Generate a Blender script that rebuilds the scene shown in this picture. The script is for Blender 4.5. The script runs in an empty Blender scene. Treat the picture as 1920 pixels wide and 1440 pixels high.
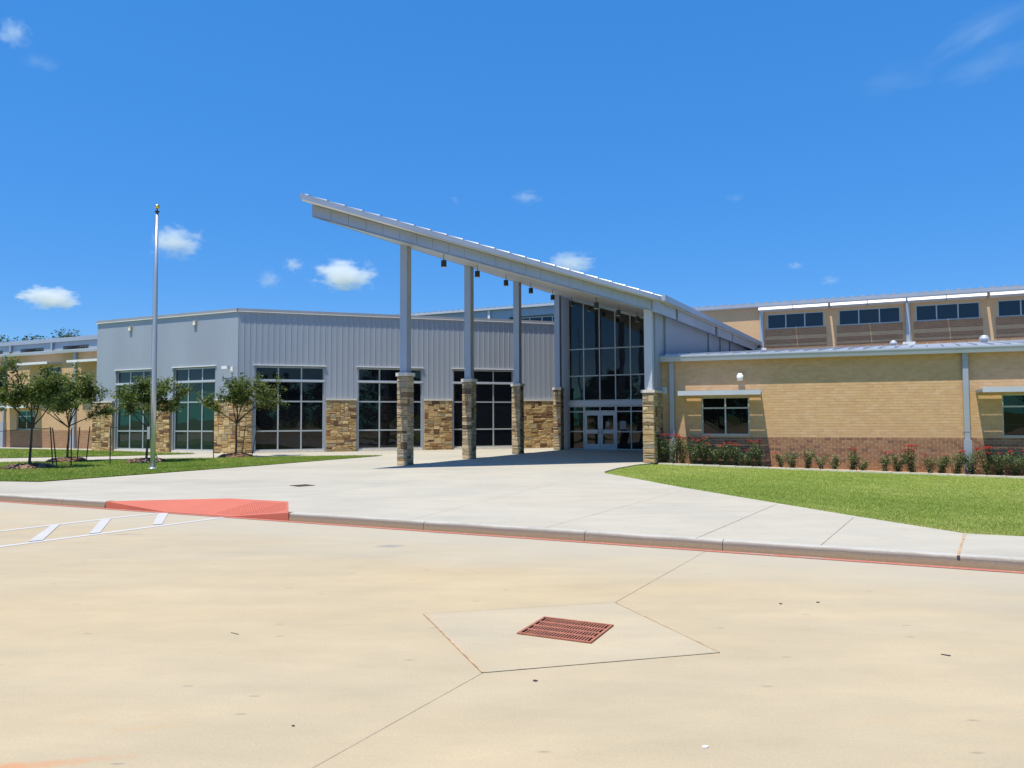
import bpy, math, random
import numpy as np
from mathutils import Vector, Matrix

# ------------------------------------------------------------------ camera
scn = bpy.context.scene
col = scn.collection
R_ = math.radians
cam_d = bpy.data.cameras.new('camera'); cam = bpy.data.objects.new('camera', cam_d); col.objects.link(cam)
cam_d.sensor_fit = 'HORIZONTAL'; cam_d.sensor_width = 36.0; cam_d.lens = 1420 / 1920 * 36.0
cam_d.clip_start = 0.1; cam_d.clip_end = 20000
pitch = math.atan(67 / 1420)
cam.matrix_world = Matrix.Translation((0, 0, 1.8)) @ Matrix.Rotation(R_(90) + pitch, 4, 'X') @ Matrix.Rotation(R_(-0.275), 4, 'Z')
scn.camera = cam
scn.render.engine = 'CYCLES'
scn.view_settings.view_transform = 'Standard'; scn.view_settings.look = 'None'
scn.view_settings.gamma = 1.0; scn.view_settings.exposure = 0.35
scn.cycles.use_denoising = True
scn.cycles.max_bounces = 8; scn.cycles.volume_bounces = 6; scn.cycles.transparent_max_bounces = 8
scn.cycles.caustics_reflective = False; scn.cycles.caustics_refractive = False

# ------------------------------------------------------------------ sky and sun
SUN = Vector((0.215, 0.26, -1.0)).normalized()          # the way the light travels
elev = math.asin(-SUN.z); azim = math.atan2(-SUN.x, -SUN.y)
w = bpy.data.worlds.new('World'); scn.world = w; w.use_nodes = True
nt = w.node_tree; nt.nodes.clear()
sky = nt.nodes.new('ShaderNodeTexSky'); sky.sky_type = 'NISHITA'; sky.sun_disc = False
sky.sun_elevation = elev; sky.sun_rotation = azim % (2 * math.pi)
sky.altitude = 0; sky.air_density = 1.0; sky.dust_density = 0.2; sky.ozone_density = 2.0
def _m(op, a, b):
    n = nt.nodes.new('ShaderNodeMath'); n.operation = op
    for i, v in enumerate((a, b)):
        if hasattr(v, 'links'): nt.links.new(v, n.inputs[i])
        else: n.inputs[i].default_value = v
    return n.outputs[0]
# the clear deep blue of the photograph: the sky's own colours with a flatter gradient and more saturation, the same everywhere
sep = nt.nodes.new('ShaderNodeSeparateColor'); sep.mode = 'HSV'; com = nt.nodes.new('ShaderNodeCombineColor'); com.mode = 'HSV'
nt.links.new(sky.outputs[0], sep.inputs[0])
nt.links.new(_m('ADD', _m('MULTIPLY', sep.outputs[0], 0.3), 0.606 * 0.7 + 0.008), com.inputs[0])
nt.links.new(_m('MULTIPLY', _m('POWER', sep.outputs[1], 0.28), 1.04), com.inputs[1])
nt.links.new(_m('MULTIPLY', _m('POWER', sep.outputs[2], 0.40), 3.66), com.inputs[2])
bg = nt.nodes.new('ShaderNodeBackground'); bg.inputs['Strength'].default_value = 0.095
wo = nt.nodes.new('ShaderNodeOutputWorld')
nt.links.new(com.outputs[0], bg.inputs['Color']); nt.links.new(bg.outputs[0], wo.inputs['Surface'])
sl = bpy.data.lights.new('sun', 'SUN'); sl.energy = 5.0; sl.angle = R_(0.53); sl.color = (1.0, 0.915, 0.78)
so = bpy.data.objects.new('sun', sl); col.objects.link(so); so.location = (0, 0, 60)
so.rotation_euler = SUN.to_track_quat('-Z', 'Y').to_euler()

# ------------------------------------------------------------------ site frame
A = R_(25.7)                                              # the whole site is turned by this angle
E1 = Vector((math.cos(A), -math.sin(A), 0)); E2 = Vector((math.sin(A), math.cos(A), 0))
PZ = 0.14                                                 # plaza level, the car park is 0
rnd = random.Random(7)

# ------------------------------------------------------------------ materials
def new_mat(name):
    m = bpy.data.materials.new(name); m.use_nodes = True
    n = m.node_tree.nodes; n.clear()
    o = n.new('ShaderNodeOutputMaterial'); b = n.new('ShaderNodeBsdfPrincipled')
    m.node_tree.links.new(b.outputs[0], o.inputs['Surface'])
    return m, m.node_tree, b, o
def lk(t, a, b): t.links.new(a, b)
def coords(t, kind='Object', scale=(1, 1, 1), rot=(0, 0, 0)):
    c = t.nodes.new('ShaderNodeTexCoord'); mp = t.nodes.new('ShaderNodeMapping')
    mp.inputs['Scale'].default_value = scale; mp.inputs['Rotation'].default_value = rot
    lk(t, c.outputs[kind], mp.inputs['Vector']); return mp.outputs[0]
def world_pos(t, scale=(1, 1, 1), rot=(0, 0, 0)):
    g = t.nodes.new('ShaderNodeNewGeometry'); mp = t.nodes.new('ShaderNodeMapping')
    mp.inputs['Scale'].default_value = scale; mp.inputs['Rotation'].default_value = rot
    lk(t, g.outputs['Position'], mp.inputs['Vector']); return mp.outputs[0]
def noise(t, vec, scale, detail=4, rough=0.55):
    n = t.nodes.new('ShaderNodeTexNoise'); n.inputs['Scale'].default_value = scale
    n.inputs['Detail'].default_value = detail; n.inputs['Roughness'].default_value = rough
    lk(t, vec, n.inputs['Vector']); return n.outputs['Fac']
def ramp(t, fac, stops, interp='LINEAR'):
    r = t.nodes.new('ShaderNodeValToRGB'); r.color_ramp.interpolation = interp
    e = r.color_ramp.elements
    while len(e) < len(stops): e.new(0.5)
    for i, (p, c) in enumerate(stops):
        e[i].position = p; e[i].color = (*c, 1) if len(c) == 3 else c
    lk(t, fac, r.inputs['Fac']); return r.outputs['Color']
def mix(t, fac, a, b, mode='MIX'):
    m = t.nodes.new('ShaderNodeMix'); m.data_type = 'RGBA'; m.blend_type = mode
    for s, v in ((m.inputs[0], fac), (m.inputs[6], a), (m.inputs[7], b)):
        if hasattr(v, 'links'): lk(t, v, s)
        elif isinstance(v, (int, float)): s.default_value = v
        else: s.default_value = (*v, 1)
    return m.outputs[2]
def math_(t, op, a, b=0.0, c=None):
    m = t.nodes.new('ShaderNodeMath'); m.operation = op
    for i, v in enumerate((a, b) if c is None else (a, b, c)):
        if hasattr(v, 'links'): lk(t, v, m.inputs[i])
        else: m.inputs[i].default_value = v
    return m.outputs[0]
def bump(t, b, height, strength, dist=0.02):
    n = t.nodes.new('ShaderNodeBump'); n.inputs['Strength'].default_value = strength; n.inputs['Distance'].default_value = dist
    lk(t, height, n.inputs['Height']); lk(t, n.outputs[0], b.inputs['Normal'])
def tint_value(t):
    """One random number per piece: from the face attribute 'tint' or from the object."""
    a = t.nodes.new('ShaderNodeAttribute'); a.attribute_name = 'tint'
    o = t.nodes.new('ShaderNodeObjectInfo')
    return math_(t, 'FRACT', math_(t, 'ADD', a.outputs['Fac'], o.outputs['Random']))
M = {}
def simple(name, color, rough=0.5, metal=0.0, var=0.08, vscale=3.0, bmp=0.0, bscale=40, spec=0.5, stretch=(1, 1, 1)):
    m, t, b, o = new_mat(name)
    p = world_pos(t, stretch)
    n = noise(t, p, vscale, 5)
    lo = tuple(c * (1 - var) for c in color); hi = tuple(min(1, c * (1 + var)) for c in color)
    lk(t, ramp(t, n, [(0.3, lo), (0.7, hi)]), b.inputs['Base Color'])
    b.inputs['Roughness'].default_value = rough; b.inputs['Metallic'].default_value = metal
    b.inputs['Specular IOR Level'].default_value = spec
    if bmp: bump(t, b, noise(t, p, bscale, 3), bmp, 0.01)
    M[name] = m; return m

simple('metal_wall', (0.340, 0.377, 0.430), 0.42, 0.2, 0.06, 0.5, 0.35, 1.6, stretch=(1, 1, 0.25))
simple('metal_trim', (0.36, 0.40, 0.46), 0.40, 0.2, 0.05, 1.0)
simple('metal_light', (0.50, 0.54, 0.60), 0.40, 0.15, 0.05, 1.0)
simple('metal_white', (0.72, 0.73, 0.74), 0.45, 0.0, 0.05, 1.0)
simple('canopy_metal', (0.375, 0.425, 0.52), 0.36, 0.2, 0.07, 0.7, 0.25, 1.5)
simple('cream_ledge', (0.60, 0.56, 0.46), 0.6, 0, 0.06, 1.0)
simple('soffit', (0.60, 0.585, 0.57), 0.35, 0.15, 0.10, 0.8)
simple('roof_metal', (0.429, 0.452, 0.484), 0.35, 0.3, 0.06, 0.8)
simple('coping', (0.33, 0.335, 0.35), 0.5, 0.2, 0.06, 1.0)
simple('frame', (0.42, 0.455, 0.47), 0.38, 0.35, 0.05, 2.0)
simple('door_paint', (0.43, 0.47, 0.50), 0.4, 0.3, 0.06, 2.0)
simple('black', (0.02, 0.02, 0.022), 0.45, 0.0, 0.1, 5)
simple('pole_metal', (0.50, 0.53, 0.57), 0.32, 0.55, 0.08, 4, stretch=(1, 1, 0.2))
simple('gold', (0.75, 0.55, 0.18), 0.25, 0.9, 0.1, 10)
simple('limestone', (0.62, 0.58, 0.50), 0.85, 0, 0.12, 6, 0.3, 60)
simple('mortar_stone', (0.36, 0.30, 0.19), 0.95, 0, 0.12, 8, 0.5, 80)
simple('mortar_brick', (0.594, 0.469, 0.315), 0.95, 0, 0.10, 8, 0.3, 80)
simple('mortar_tan', (0.583, 0.419, 0.255), 0.95, 0, 0.08, 4, 0.3, 80)
simple('bark', (0.075, 0.058, 0.048), 0.95, 0, 0.35, 14, 0.8, 60, stretch=(1, 1, 0.3))
simple('stake', (0.045, 0.04, 0.042), 0.7, 0.2, 0.3, 8)
simple('lamp_yellow', (0.50, 0.44, 0.34), 0.5, 0, 0.1, 20)
simple('lamp_lens', (0.75, 0.74, 0.70), 0.2, 0, 0.05, 20)
simple('plastic_white', (0.74, 0.76, 0.78), 0.4, 0, 0.04, 5)
simple('shade_brick', (0.20, 0.14, 0.095), 0.9, 0, 0.12, 3)
simple('paper', (0.30, 0.30, 0.31), 0.8, 0, 0.12, 30)
simple('sealant_tan', (0.42, 0.29, 0.17), 0.9, 0, 0.35, 9)
simple('sealant_grey', (0.27, 0.245, 0.20), 0.9, 0, 0.3, 9)
simple('dark_iron', (0.085, 0.055, 0.045), 0.8)
simple('pit_shade', (0.02, 0.014, 0.012), 0.95)  # near-black colour that stands in for shade under both drains
simple('dark_leaf', (0.03, 0.03, 0.04), 0.8)
simple('hydrant_box', (0.40, 0.42, 0.46), 0.5, 0.2)

def mat_rust():
    m, t, b, o = new_mat('rust')
    p = world_pos(t); n = noise(t, p, 9, 6, 0.65); f = noise(t, p, 90, 3)
    c = ramp(t, n, [(0.25, (0.20, 0.075, 0.05)), (0.55, (0.34, 0.125, 0.075)), (0.8, (0.46, 0.20, 0.10))])
    lk(t, c, b.inputs['Base Color']); b.inputs['Roughness'].default_value = 0.85; bump(t, b, f, 0.4, 0.004); M['rust'] = m
mat_rust()

def mat_concrete(name, c_a, c_b, c_c, big, stains=False):
    m, t, b, o = new_mat(name)
    p = world_pos(t); ps = world_pos(t, (0.35, 1.0, 1.0), (0, 0, A))
    n1 = noise(t, ps, big, 6, 0.6); n2 = noise(t, p, big * 0.32, 3, 0.5); n3 = noise(t, p, 55, 3, 0.6); n4 = noise(t, ps, 2.3, 5, 0.65)
    f = math_(t, 'ADD', math_(t, 'MULTIPLY', n1, 0.6), math_(t, 'MULTIPLY', n2, 0.4))
    c = ramp(t, f, [(0.36, c_a), (0.50, c_b), (0.64, c_c)])
    c = mix(t, 0.5, c, ramp(t, n4, [(0.25, (0.42, 0.425, 0.435)), (0.5, (0.5, 0.5, 0.5)), (0.75, (0.585, 0.58, 0.565))]), 'OVERLAY')
    n5 = noise(t, p, 0.45, 6, 0.62)
    c = mix(t, 0.4, c, ramp(t, n5, [(0.3, (0.42, 0.43, 0.45)), (0.5, (0.5, 0.5, 0.5)), (0.7, (0.58, 0.57, 0.555))]), 'OVERLAY')
    c = mix(t, 0.25, c, ramp(t, n3, [(0.25, (0.36, 0.36, 0.36)), (0.75, (0.64, 0.64, 0.64))]), 'OVERLAY')
    # small dark spots of old drips and tyre marks
    v = t.nodes.new('ShaderNodeTexVoronoi'); v.voronoi_dimensions = '2D'; v.inputs['Scale'].default_value = 1.4; lk(t, ps, v.inputs['Vector'])
    spot = ramp(t, v.outputs['Distance'], [(0.008, (1, 1, 1)), (0.026, (0, 0, 0))])
    c = mix(t, math_(t, 'MULTIPLY', spot, 0.45), c, (0.16, 0.14, 0.13))
    if stains:
        # cleaner greyer concrete in the gutter along the kerb
        gp = t.nodes.new('ShaderNodeNewGeometry'); vm = t.nodes.new('ShaderNodeVectorMath'); vm.operation = 'DOT_PRODUCT'
        lk(t, gp.outputs['Position'], vm.inputs[0]); vm.inputs[1].default_value = (E2.x, E2.y, 0)
        tt = math_(t, 'ADD', math_(t, 'SUBTRACT', vm.outputs['Value'], 0.56 * E2.x + 11.52 * E2.y), math_(t, 'MULTIPLY', math_(t, 'SUBTRACT', noise(t, ps, 0.6, 5, 0.65), 0.5), 5.0))
        tt = math_(t, 'MULTIPLY', math_(t, 'ADD', tt, 4.0), 0.25)
        c = mix(t, math_(t, 'MULTIPLY', ramp(t, tt, [(0.30, (0, 0, 0)), (0.85, (1, 1, 1))]), 0.6), c, (0.375, 0.358, 0.302))
        # rusty run-off and pale grey drips on the car park
        g = noise(t, world_pos(t, (1.0, 3.0, 1.0), (0, 0, R_(-12))), 0.55, 5, 0.7)
        c = mix(t, math_(t, 'MULTIPLY', ramp(t, g, [(0.60, (0, 0, 0)), (0.80, (1, 1, 1))]), 0.38), c, (0.47, 0.315, 0.16))
        for (cx, cy, sx, sy, rot, colr, amt) in ((-2.75, 4.02, 0.75, 0.07, 12, (0.50, 0.20, 0.08), 0.6), (-2.15, 4.55, 0.30, 0.05, 14, (0.48, 0.31, 0.15), 0.3),
                                                 (-1.75, 10.95, 0.28, 0.16, 0, (0.22, 0.22, 0.23), 0.75), (-1.1, 12.2, 0.3, 0.12, 0, (0.26, 0.25, 0.25), 0.55),
                                                 (-6.2, 12.2, 0.35, 0.10, 0, (0.20, 0.17, 0.13), 0.5)):
            cc = t.nodes.new('ShaderNodeNewGeometry'); mp = t.nodes.new('ShaderNodeMapping'); mp.vector_type = 'TEXTURE'
            mp.inputs['Location'].default_value = (cx, cy, 0); mp.inputs['Rotation'].default_value = (0, 0, R_(rot)); mp.inputs['Scale'].default_value = (sx, sy, 1)
            lk(t, cc.outputs['Position'], mp.inputs['Vector'])
            ln = t.nodes.new('ShaderNodeVectorMath'); ln.operation = 'LENGTH'; lk(t, mp.outputs[0], ln.inputs[0])
            d = math_(t, 'ADD', ln.outputs['Value'], math_(t, 'MULTIPLY', math_(t, 'SUBTRACT', noise(t, p, 6, 6, 0.7), 0.5), 1.6))
            k = ramp(t, d, [(0.25, (1, 1, 1)), (1.1, (0, 0, 0))])
            c = mix(t, math_(t, 'MULTIPLY', k, amt), c, colr)
    lk(t, c, b.inputs['Base Color']); b.inputs['Roughness'].default_value = 0.9; b.inputs['Specular IOR Level'].default_value = 0.25
    bump(t, b, math_(t, 'ADD', n3, noise(t, p, 14, 4)), 0.18, 0.006); M[name] = m
mat_concrete('lot', (0.378, 0.332, 0.243), (0.412, 0.340, 0.217), (0.430, 0.330, 0.192), 0.16, True)
mat_concrete('plaza', (0.346, 0.333, 0.284), (0.393, 0.376, 0.316), (0.413, 0.380, 0.306), 0.25)
mat_concrete('apron', (0.378, 0.345, 0.270), (0.402, 0.350, 0.252), (0.412, 0.345, 0.230), 0.5)

def mat_kerb():
    m, t, b, o = new_mat('kerb')
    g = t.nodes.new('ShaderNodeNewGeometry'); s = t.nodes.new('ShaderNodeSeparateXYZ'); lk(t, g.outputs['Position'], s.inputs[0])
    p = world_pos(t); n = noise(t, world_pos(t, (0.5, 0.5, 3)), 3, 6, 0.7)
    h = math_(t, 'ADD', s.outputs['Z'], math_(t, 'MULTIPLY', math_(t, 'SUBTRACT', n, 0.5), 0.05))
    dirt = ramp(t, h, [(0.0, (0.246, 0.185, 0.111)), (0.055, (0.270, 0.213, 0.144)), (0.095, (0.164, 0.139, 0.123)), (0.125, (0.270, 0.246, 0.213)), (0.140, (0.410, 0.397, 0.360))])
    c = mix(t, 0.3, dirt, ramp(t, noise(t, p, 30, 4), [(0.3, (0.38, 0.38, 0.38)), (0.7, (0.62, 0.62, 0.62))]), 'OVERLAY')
    lk(t, c, b.inputs['Base Color']); b.inputs['Roughness'].default_value = 0.92; bump(t, b, noise(t, p, 40, 4), 0.4, 0.006); M['kerb'] = m
mat_kerb()

def mat_paint(name, color, wear=0.42, under=(0.50, 0.46, 0.38)):
    m, t, b, o = new_mat(name); p = world_pos(t)
    n = noise(t, p, 14, 7, 0.7); f = noise(t, p, 1.3, 3)
    c = mix(t, ramp(t, n, [(wear - 0.12, (1, 1, 1)), (wear, (0, 0, 0))]), ramp(t, f, [(0.3, tuple(x * 0.92 for x in color)), (0.7, color)]), under)
    lk(t, c, b.inputs['Base Color']); b.inputs['Roughness'].default_value = 0.75; b.inputs['Specular IOR Level'].default_value = 0.3
    bump(t, b, noise(t, p, 60, 3), 0.25, 0.004); M[name] = m
mat_paint('paint_red', (0.43, 0.150, 0.115), 0.46, (0.42, 0.30, 0.22))
mat_paint('paint_ramp', (0.485, 0.140, 0.092), 0.30, (0.44, 0.23, 0.17))
mat_paint('paint_white', (0.50, 0.505, 0.51), 0.42)
mat_paint('paint_white_worn', (0.46, 0.462, 0.46), 0.47)

def mat_pieces(name, stops, rough=0.9, bmp=0.5, bscale=35, grain=0.35):
    """Colour of one brick or stone picked by its own random number, with grain inside the piece."""
    m, t, b, o = new_mat(name); p = world_pos(t)
    c = ramp(t, tint_value(t), stops, 'CONSTANT')
    n = noise(t, p, 7, 6, 0.65); n2 = noise(t, p, bscale, 4)
    c = mix(t, grain, c, ramp(t, n, [(0.28, (0.30, 0.29, 0.27)), (0.72, (0.68, 0.68, 0.68))]), 'OVERLAY')
    lk(t, c, b.inputs['Base Color']); b.inputs['Roughness'].default_value = rough; b.inputs['Specular IOR Level'].default_value = 0.25
    bump(t, b, math_(t, 'ADD', n, n2), bmp, 0.012); M[name] = m
mat_pieces('stone', [(0, (0.451, 0.313, 0.149)), (0.13, (0.512, 0.360, 0.176)), (0.27, (0.415, 0.296, 0.149)), (0.40, (0.561, 0.418, 0.220)), (0.53, (0.366, 0.232, 0.099)),
                     (0.64, (0.36, 0.285, 0.17)), (0.74, (0.27, 0.155, 0.07)), (0.82, (0.40, 0.28, 0.12)), (0.89, (0.145, 0.085, 0.05)), (0.945, (0.20, 0.11, 0.06))], bmp=0.7)
mat_pieces('stone_grey', [(0, (0.403, 0.319, 0.198)), (0.15, (0.476, 0.377, 0.237)), (0.32, (0.354, 0.278, 0.171)), (0.47, (0.512, 0.400, 0.242)), (0.60, (0.421, 0.296, 0.154)),
                          (0.75, (0.30, 0.26, 0.19)), (0.87, (0.21, 0.145, 0.085)), (0.95, (0.125, 0.085, 0.058))], bmp=0.7)
mat_pieces('brick_red', [(0, (0.304, 0.159, 0.091)), (0.2, (0.338, 0.186, 0.105)), (0.4, (0.270, 0.138, 0.084)), (0.55, (0.358, 0.207, 0.119)), (0.7, (0.317, 0.172, 0.105)), (0.88, (0.223, 0.117, 0.077))], 0.9, 0.35, 60, 0.3)
mat_pieces('brick_tan', [(0, (0.572, 0.374, 0.200)), (0.2, (0.592, 0.393, 0.215)), (0.4, (0.552, 0.356, 0.195)), (0.55, (0.598, 0.399, 0.228)), (0.75, (0.565, 0.368, 0.206)), (0.92, (0.606, 0.416, 0.248))], 0.9, 0.3, 60, 0.18)
mat_pieces('mulch', [(0, (0.160, 0.093, 0.059)), (0.25, (0.224, 0.140, 0.090)), (0.5, (0.104, 0.064, 0.045)), (0.72, (0.264, 0.178, 0.122)), (0.88, (0.068, 0.047, 0.036))], 0.95, 0.4)

def mat_brickwall(name, c1, c2, mort, bw=0.245, bh=0.10):
    """Brickwork too far off to tell the bricks apart."""
    m, t, b, o = new_mat(name)
    c = t.nodes.new('ShaderNodeTexCoord'); s = t.nodes.new('ShaderNodeSeparateXYZ'); lk(t, c.outputs['Object'], s.inputs[0])
    cb = t.nodes.new('ShaderNodeCombineXYZ'); lk(t, math_(t, 'ADD', s.outputs['X'], s.outputs['Y']), cb.inputs[0]); lk(t, s.outputs['Z'], cb.inputs[1])
    br = t.nodes.new('ShaderNodeTexBrick'); lk(t, cb.outputs[0], br.inputs['Vector'])
    br.inputs['Color1'].default_value = (*c1, 1); br.inputs['Color2'].default_value = (*c2, 1); br.inputs['Mortar'].default_value = (*mort, 1)
    br.inputs['Scale'].default_value = 1; br.inputs['Brick Width'].default_value = bw; br.inputs['Row Height'].default_value = bh
    br.inputs['Mortar Size'].default_value = 0.007; br.inputs['Mortar Smooth'].default_value = 0.3
    p = world_pos(t)
    cc = mix(t, 0.3, br.outputs['Color'], ramp(t, noise(t, p, 0.8, 5), [(0.3, (0.42, 0.42, 0.42)), (0.7, (0.58, 0.58, 0.58))]), 'OVERLAY')
    lk(t, cc, b.inputs['Base Color']); b.inputs['Roughness'].default_value = 0.92; b.inputs['Specular IOR Level'].default_value = 0.2
    bump(t, b, math_(t, 'SUBTRACT', 1.0, br.outputs['Fac']), 0.5, 0.008); M[name] = m
mat_brickwall('wall_tan', (0.572, 0.374, 0.200), (0.606, 0.405, 0.228), (0.625, 0.448, 0.293))
mat_brickwall('wall_red', (0.288, 0.156, 0.088), (0.338, 0.194, 0.112), (0.500, 0.362, 0.231))
mat_brickwall('wall_band', (0.476, 0.315, 0.182), (0.504, 0.343, 0.203), (0.560, 0.406, 0.259))

def mat_glass(name, base, wav=0.012, rough=0.015):
    m, t, b, o = new_mat(name)
    b.inputs['Base Color'].default_value = (*base, 1); b.inputs['Roughness'].default_value = rough
    b.inputs['IOR'].default_value = 1.52; b.inputs['Specular IOR Level'].default_value = 0.5
    i = t.nodes.new('ShaderNodeObjectInfo'); p = world_pos(t)
    ad = t.nodes.new('ShaderNodeVectorMath'); ad.operation = 'ADD'; lk(t, p, ad.inputs[0])
    cx = t.nodes.new('ShaderNodeCombineXYZ'); lk(t, math_(t, 'MULTIPLY', i.outputs['Random'], 40.0), cx.inputs[0]); lk(t, cx.outputs[0], ad.inputs[1])
    bump(t, b, noise(t, ad.outputs[0], 0.55, 2, 0.4), wav, 1.0); M[name] = m
mat_glass('glass', (0.006, 0.007, 0.009), 0.02)
M['glass'].node_tree.nodes['Principled BSDF'].inputs['Specular IOR Level'].default_value = 0.38
mat_glass('glass_green', (0.012, 0.026, 0.024), 0.012)
M['glass_green'].node_tree.nodes['Principled BSDF'].inputs['Specular IOR Level'].default_value = 0.42
mat_glass('glass_lobby', (0.012, 0.016, 0.020), 0.010)
mat_glass('glass_blue', (0.015, 0.024, 0.036), 0.008)

def mat_leaf(name, stops, trans=(0.10, 0.17, 0.02), amt=0.28):
    m, t, b, o = new_mat(name)
    at = t.nodes.new('ShaderNodeAttribute'); at.attribute_name = 'tint'
    c = ramp(t, at.outputs['Fac'], stops)
    lk(t, c, b.inputs['Base Color']); b.inputs['Roughness'].default_value = 0.5; b.inputs['Specular IOR Level'].default_value = 0.35
    tr = t.nodes.new('ShaderNodeBsdfTranslucent'); lk(t, mix(t, 0.5, c, trans), tr.inputs['Color'])
    mx = t.nodes.new('ShaderNodeMixShader'); mx.inputs[0].default_value = amt
    lk(t, b.outputs[0], mx.inputs[1]); lk(t, tr.outputs[0], mx.inputs[2]); lk(t, mx.outputs[0], o.inputs['Surface']); M[name] = m
mat_leaf('leaf', [(0, (0.070, 0.105, 0.024)), (0.45, (0.125, 0.165, 0.036)), (0.85, (0.185, 0.215, 0.055)), (1, (0.26, 0.25, 0.075))], amt=0.38)
mat_leaf('leaf_dark', [(0, (0.027, 0.050, 0.020)), (0.5, (0.056, 0.090, 0.031)), (1, (0.094, 0.120, 0.039))], amt=0.2)
mat_leaf('leaf_far', [(0, (0.014, 0.020, 0.007)), (1, (0.040, 0.050, 0.018))], (0.04, 0.05, 0.01), 0.1)
M['leaf_far'].node_tree.nodes['Principled BSDF'].inputs['Specular IOR Level'].default_value = 0.05
mat_leaf('leaf_rose', [(0, (0.065, 0.105, 0.044)), (0.5, (0.120, 0.179, 0.066)), (0.9, (0.208, 0.253, 0.094)), (1, (0.369, 0.336, 0.113))], amt=0.2)
mat_leaf('petal', [(0, (0.42, 0.015, 0.03)), (0.5, (0.58, 0.035, 0.05)), (0.85, (0.66, 0.09, 0.07)), (1, (0.70, 0.19, 0.10))], (0.6, 0.05, 0.04), 0.3)
mat_leaf('grass_blade', [(0, (0.167, 0.248, 0.042)), (0.5, (0.264, 0.340, 0.067)), (0.9, (0.363, 0.414, 0.116)), (1, (0.530, 0.460, 0.193))], (0.392, 0.478, 0.057), 0.3)
mat_leaf('grass_blade_cool', [(0, (0.120, 0.207, 0.025)), (0.5, (0.190, 0.273, 0.039)), (0.9, (0.269, 0.322, 0.063)), (1, (0.400, 0.347, 0.111))], (0.260, 0.364, 0.041), 0.3)

def mat_turf(name, a, bcol, c2):
    m, t, b, o = new_mat(name); p = world_pos(t)
    n1 = noise(t, p, 0.7, 5, 0.6); n2 = noise(t, p, 16, 5, 0.7); n3 = noise(t, p, 110, 3)
    c = ramp(t, n1, [(0.3, a), (0.55, bcol), (0.75, c2)])
    c = mix(t, 0.55, c, ramp(t, n2, [(0.3, (0.33, 0.33, 0.33)), (0.7, (0.66, 0.66, 0.66))]), 'OVERLAY')
    c = mix(t, 0.5, c, ramp(t, n3, [(0.3, (0.28, 0.28, 0.28)), (0.7, (0.7, 0.7, 0.7))]), 'OVERLAY')
    lk(t, c, b.inputs['Base Color']); b.inputs['Roughness'].default_value = 0.95; b.inputs['Specular IOR Level'].default_value = 0.1
    bump(t, b, math_(t, 'ADD', n3, n2), 0.7, 0.02); M[name] = m
mat_turf('turf', (0.206, 0.285, 0.054), (0.264, 0.331, 0.074), (0.324, 0.350, 0.106))
mat_turf('turf_cool', (0.123, 0.207, 0.025), (0.170, 0.240, 0.035), (0.230, 0.273, 0.055))
mat_turf('ground', (0.10, 0.14, 0.03), (0.13, 0.16, 0.045), (0.17, 0.17, 0.07))
mat_turf('soil', (0.36, 0.215, 0.105), (0.44, 0.275, 0.14), (0.52, 0.35, 0.20))

# ------------------------------------------------------------------ geometry helpers
class G:
    """Collects shapes for one mesh."""
    def __init__(s): s.v = []; s.f = []; s.t = []
    def add(s, vs, fs, tint=0.0):
        k = len(s.v); s.v += [tuple(v) for v in vs]; s.f += [tuple(i + k for i in f) for f in fs]; s.t += [tint] * len(fs); return s
    def box(s, x0, x1, y0, y1, z0, z1, tint=0.0):
        return s.add([(x0, y0, z0), (x1, y0, z0), (x1, y1, z0), (x0, y1, z0), (x0, y0, z1), (x1, y0, z1), (x1, y1, z1), (x0, y1, z1)],
                     [(0, 3, 2, 1), (4, 5, 6, 7), (0, 1, 5, 4), (1, 2, 6, 5), (2, 3, 7, 6), (3, 0, 4, 7)], tint)
    def prism(s, poly, lo, hi):
        """poly: plan points; lo, hi: heights (numbers or functions of x, y)."""
        n = len(poly); fl = lo if callable(lo) else (lambda x, y: lo); fh = hi if callable(hi) else (lambda x, y: hi)
        vs = [(x, y, fl(x, y)) for x, y in poly] + [(x, y, fh(x, y)) for x, y in poly]
        fs = [tuple(reversed(range(n))), tuple(range(n, 2 * n))] + [(i, (i + 1) % n, n + (i + 1) % n, n + i) for i in range(n)]
        return s.add(vs, fs)
    def extrude(s, prof, x0, x1):
        """profile in (y, z), swept along x."""
        n = len(prof); vs = [(x0, y, z) for y, z in prof] + [(x1, y, z) for y, z in prof]
        return s.add(vs, [tuple(range(n)), tuple(reversed(range(n, 2 * n)))] + [(i, n + i, n + (i + 1) % n, (i + 1) % n) for i in range(n)])
    def tube(s, p0, p1, r0, r1, n=8, tint=0.0):
        p0 = Vector(p0); p1 = Vector(p1); d = (p1 - p0).normalized()
        a = d.orthogonal().normalized(); b = d.cross(a); vs = []
        for p, r in ((p0, r0), (p1, r1)):
            for i in range(n):
                q = 2 * math.pi * i / n; vs.append(p + a * (r * math.cos(q)) + b * (r * math.sin(q)))
        return s.add(vs, [(i, (i + 1) % n, n + (i + 1) % n, n + i) for i in range(n)] + [tuple(reversed(range(n))), tuple(range(n, 2 * n))], tint)
    def lathe(s, prof, n=16, c=(0, 0, 0)):
        vs = [(c[0] + r * math.cos(2 * math.pi * i / n), c[1] + r * math.sin(2 * math.pi * i / n), c[2] + z) for r, z in prof for i in range(n)]
        m = len(prof)
        return s.add(vs, [(j * n + i, j * n + (i + 1) % n, (j + 1) * n + (i + 1) % n, (j + 1) * n + i) for j in range(m - 1) for i in range(n)] + [tuple(reversed(range(n))), tuple(range((m - 1) * n, m * n))])

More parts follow.
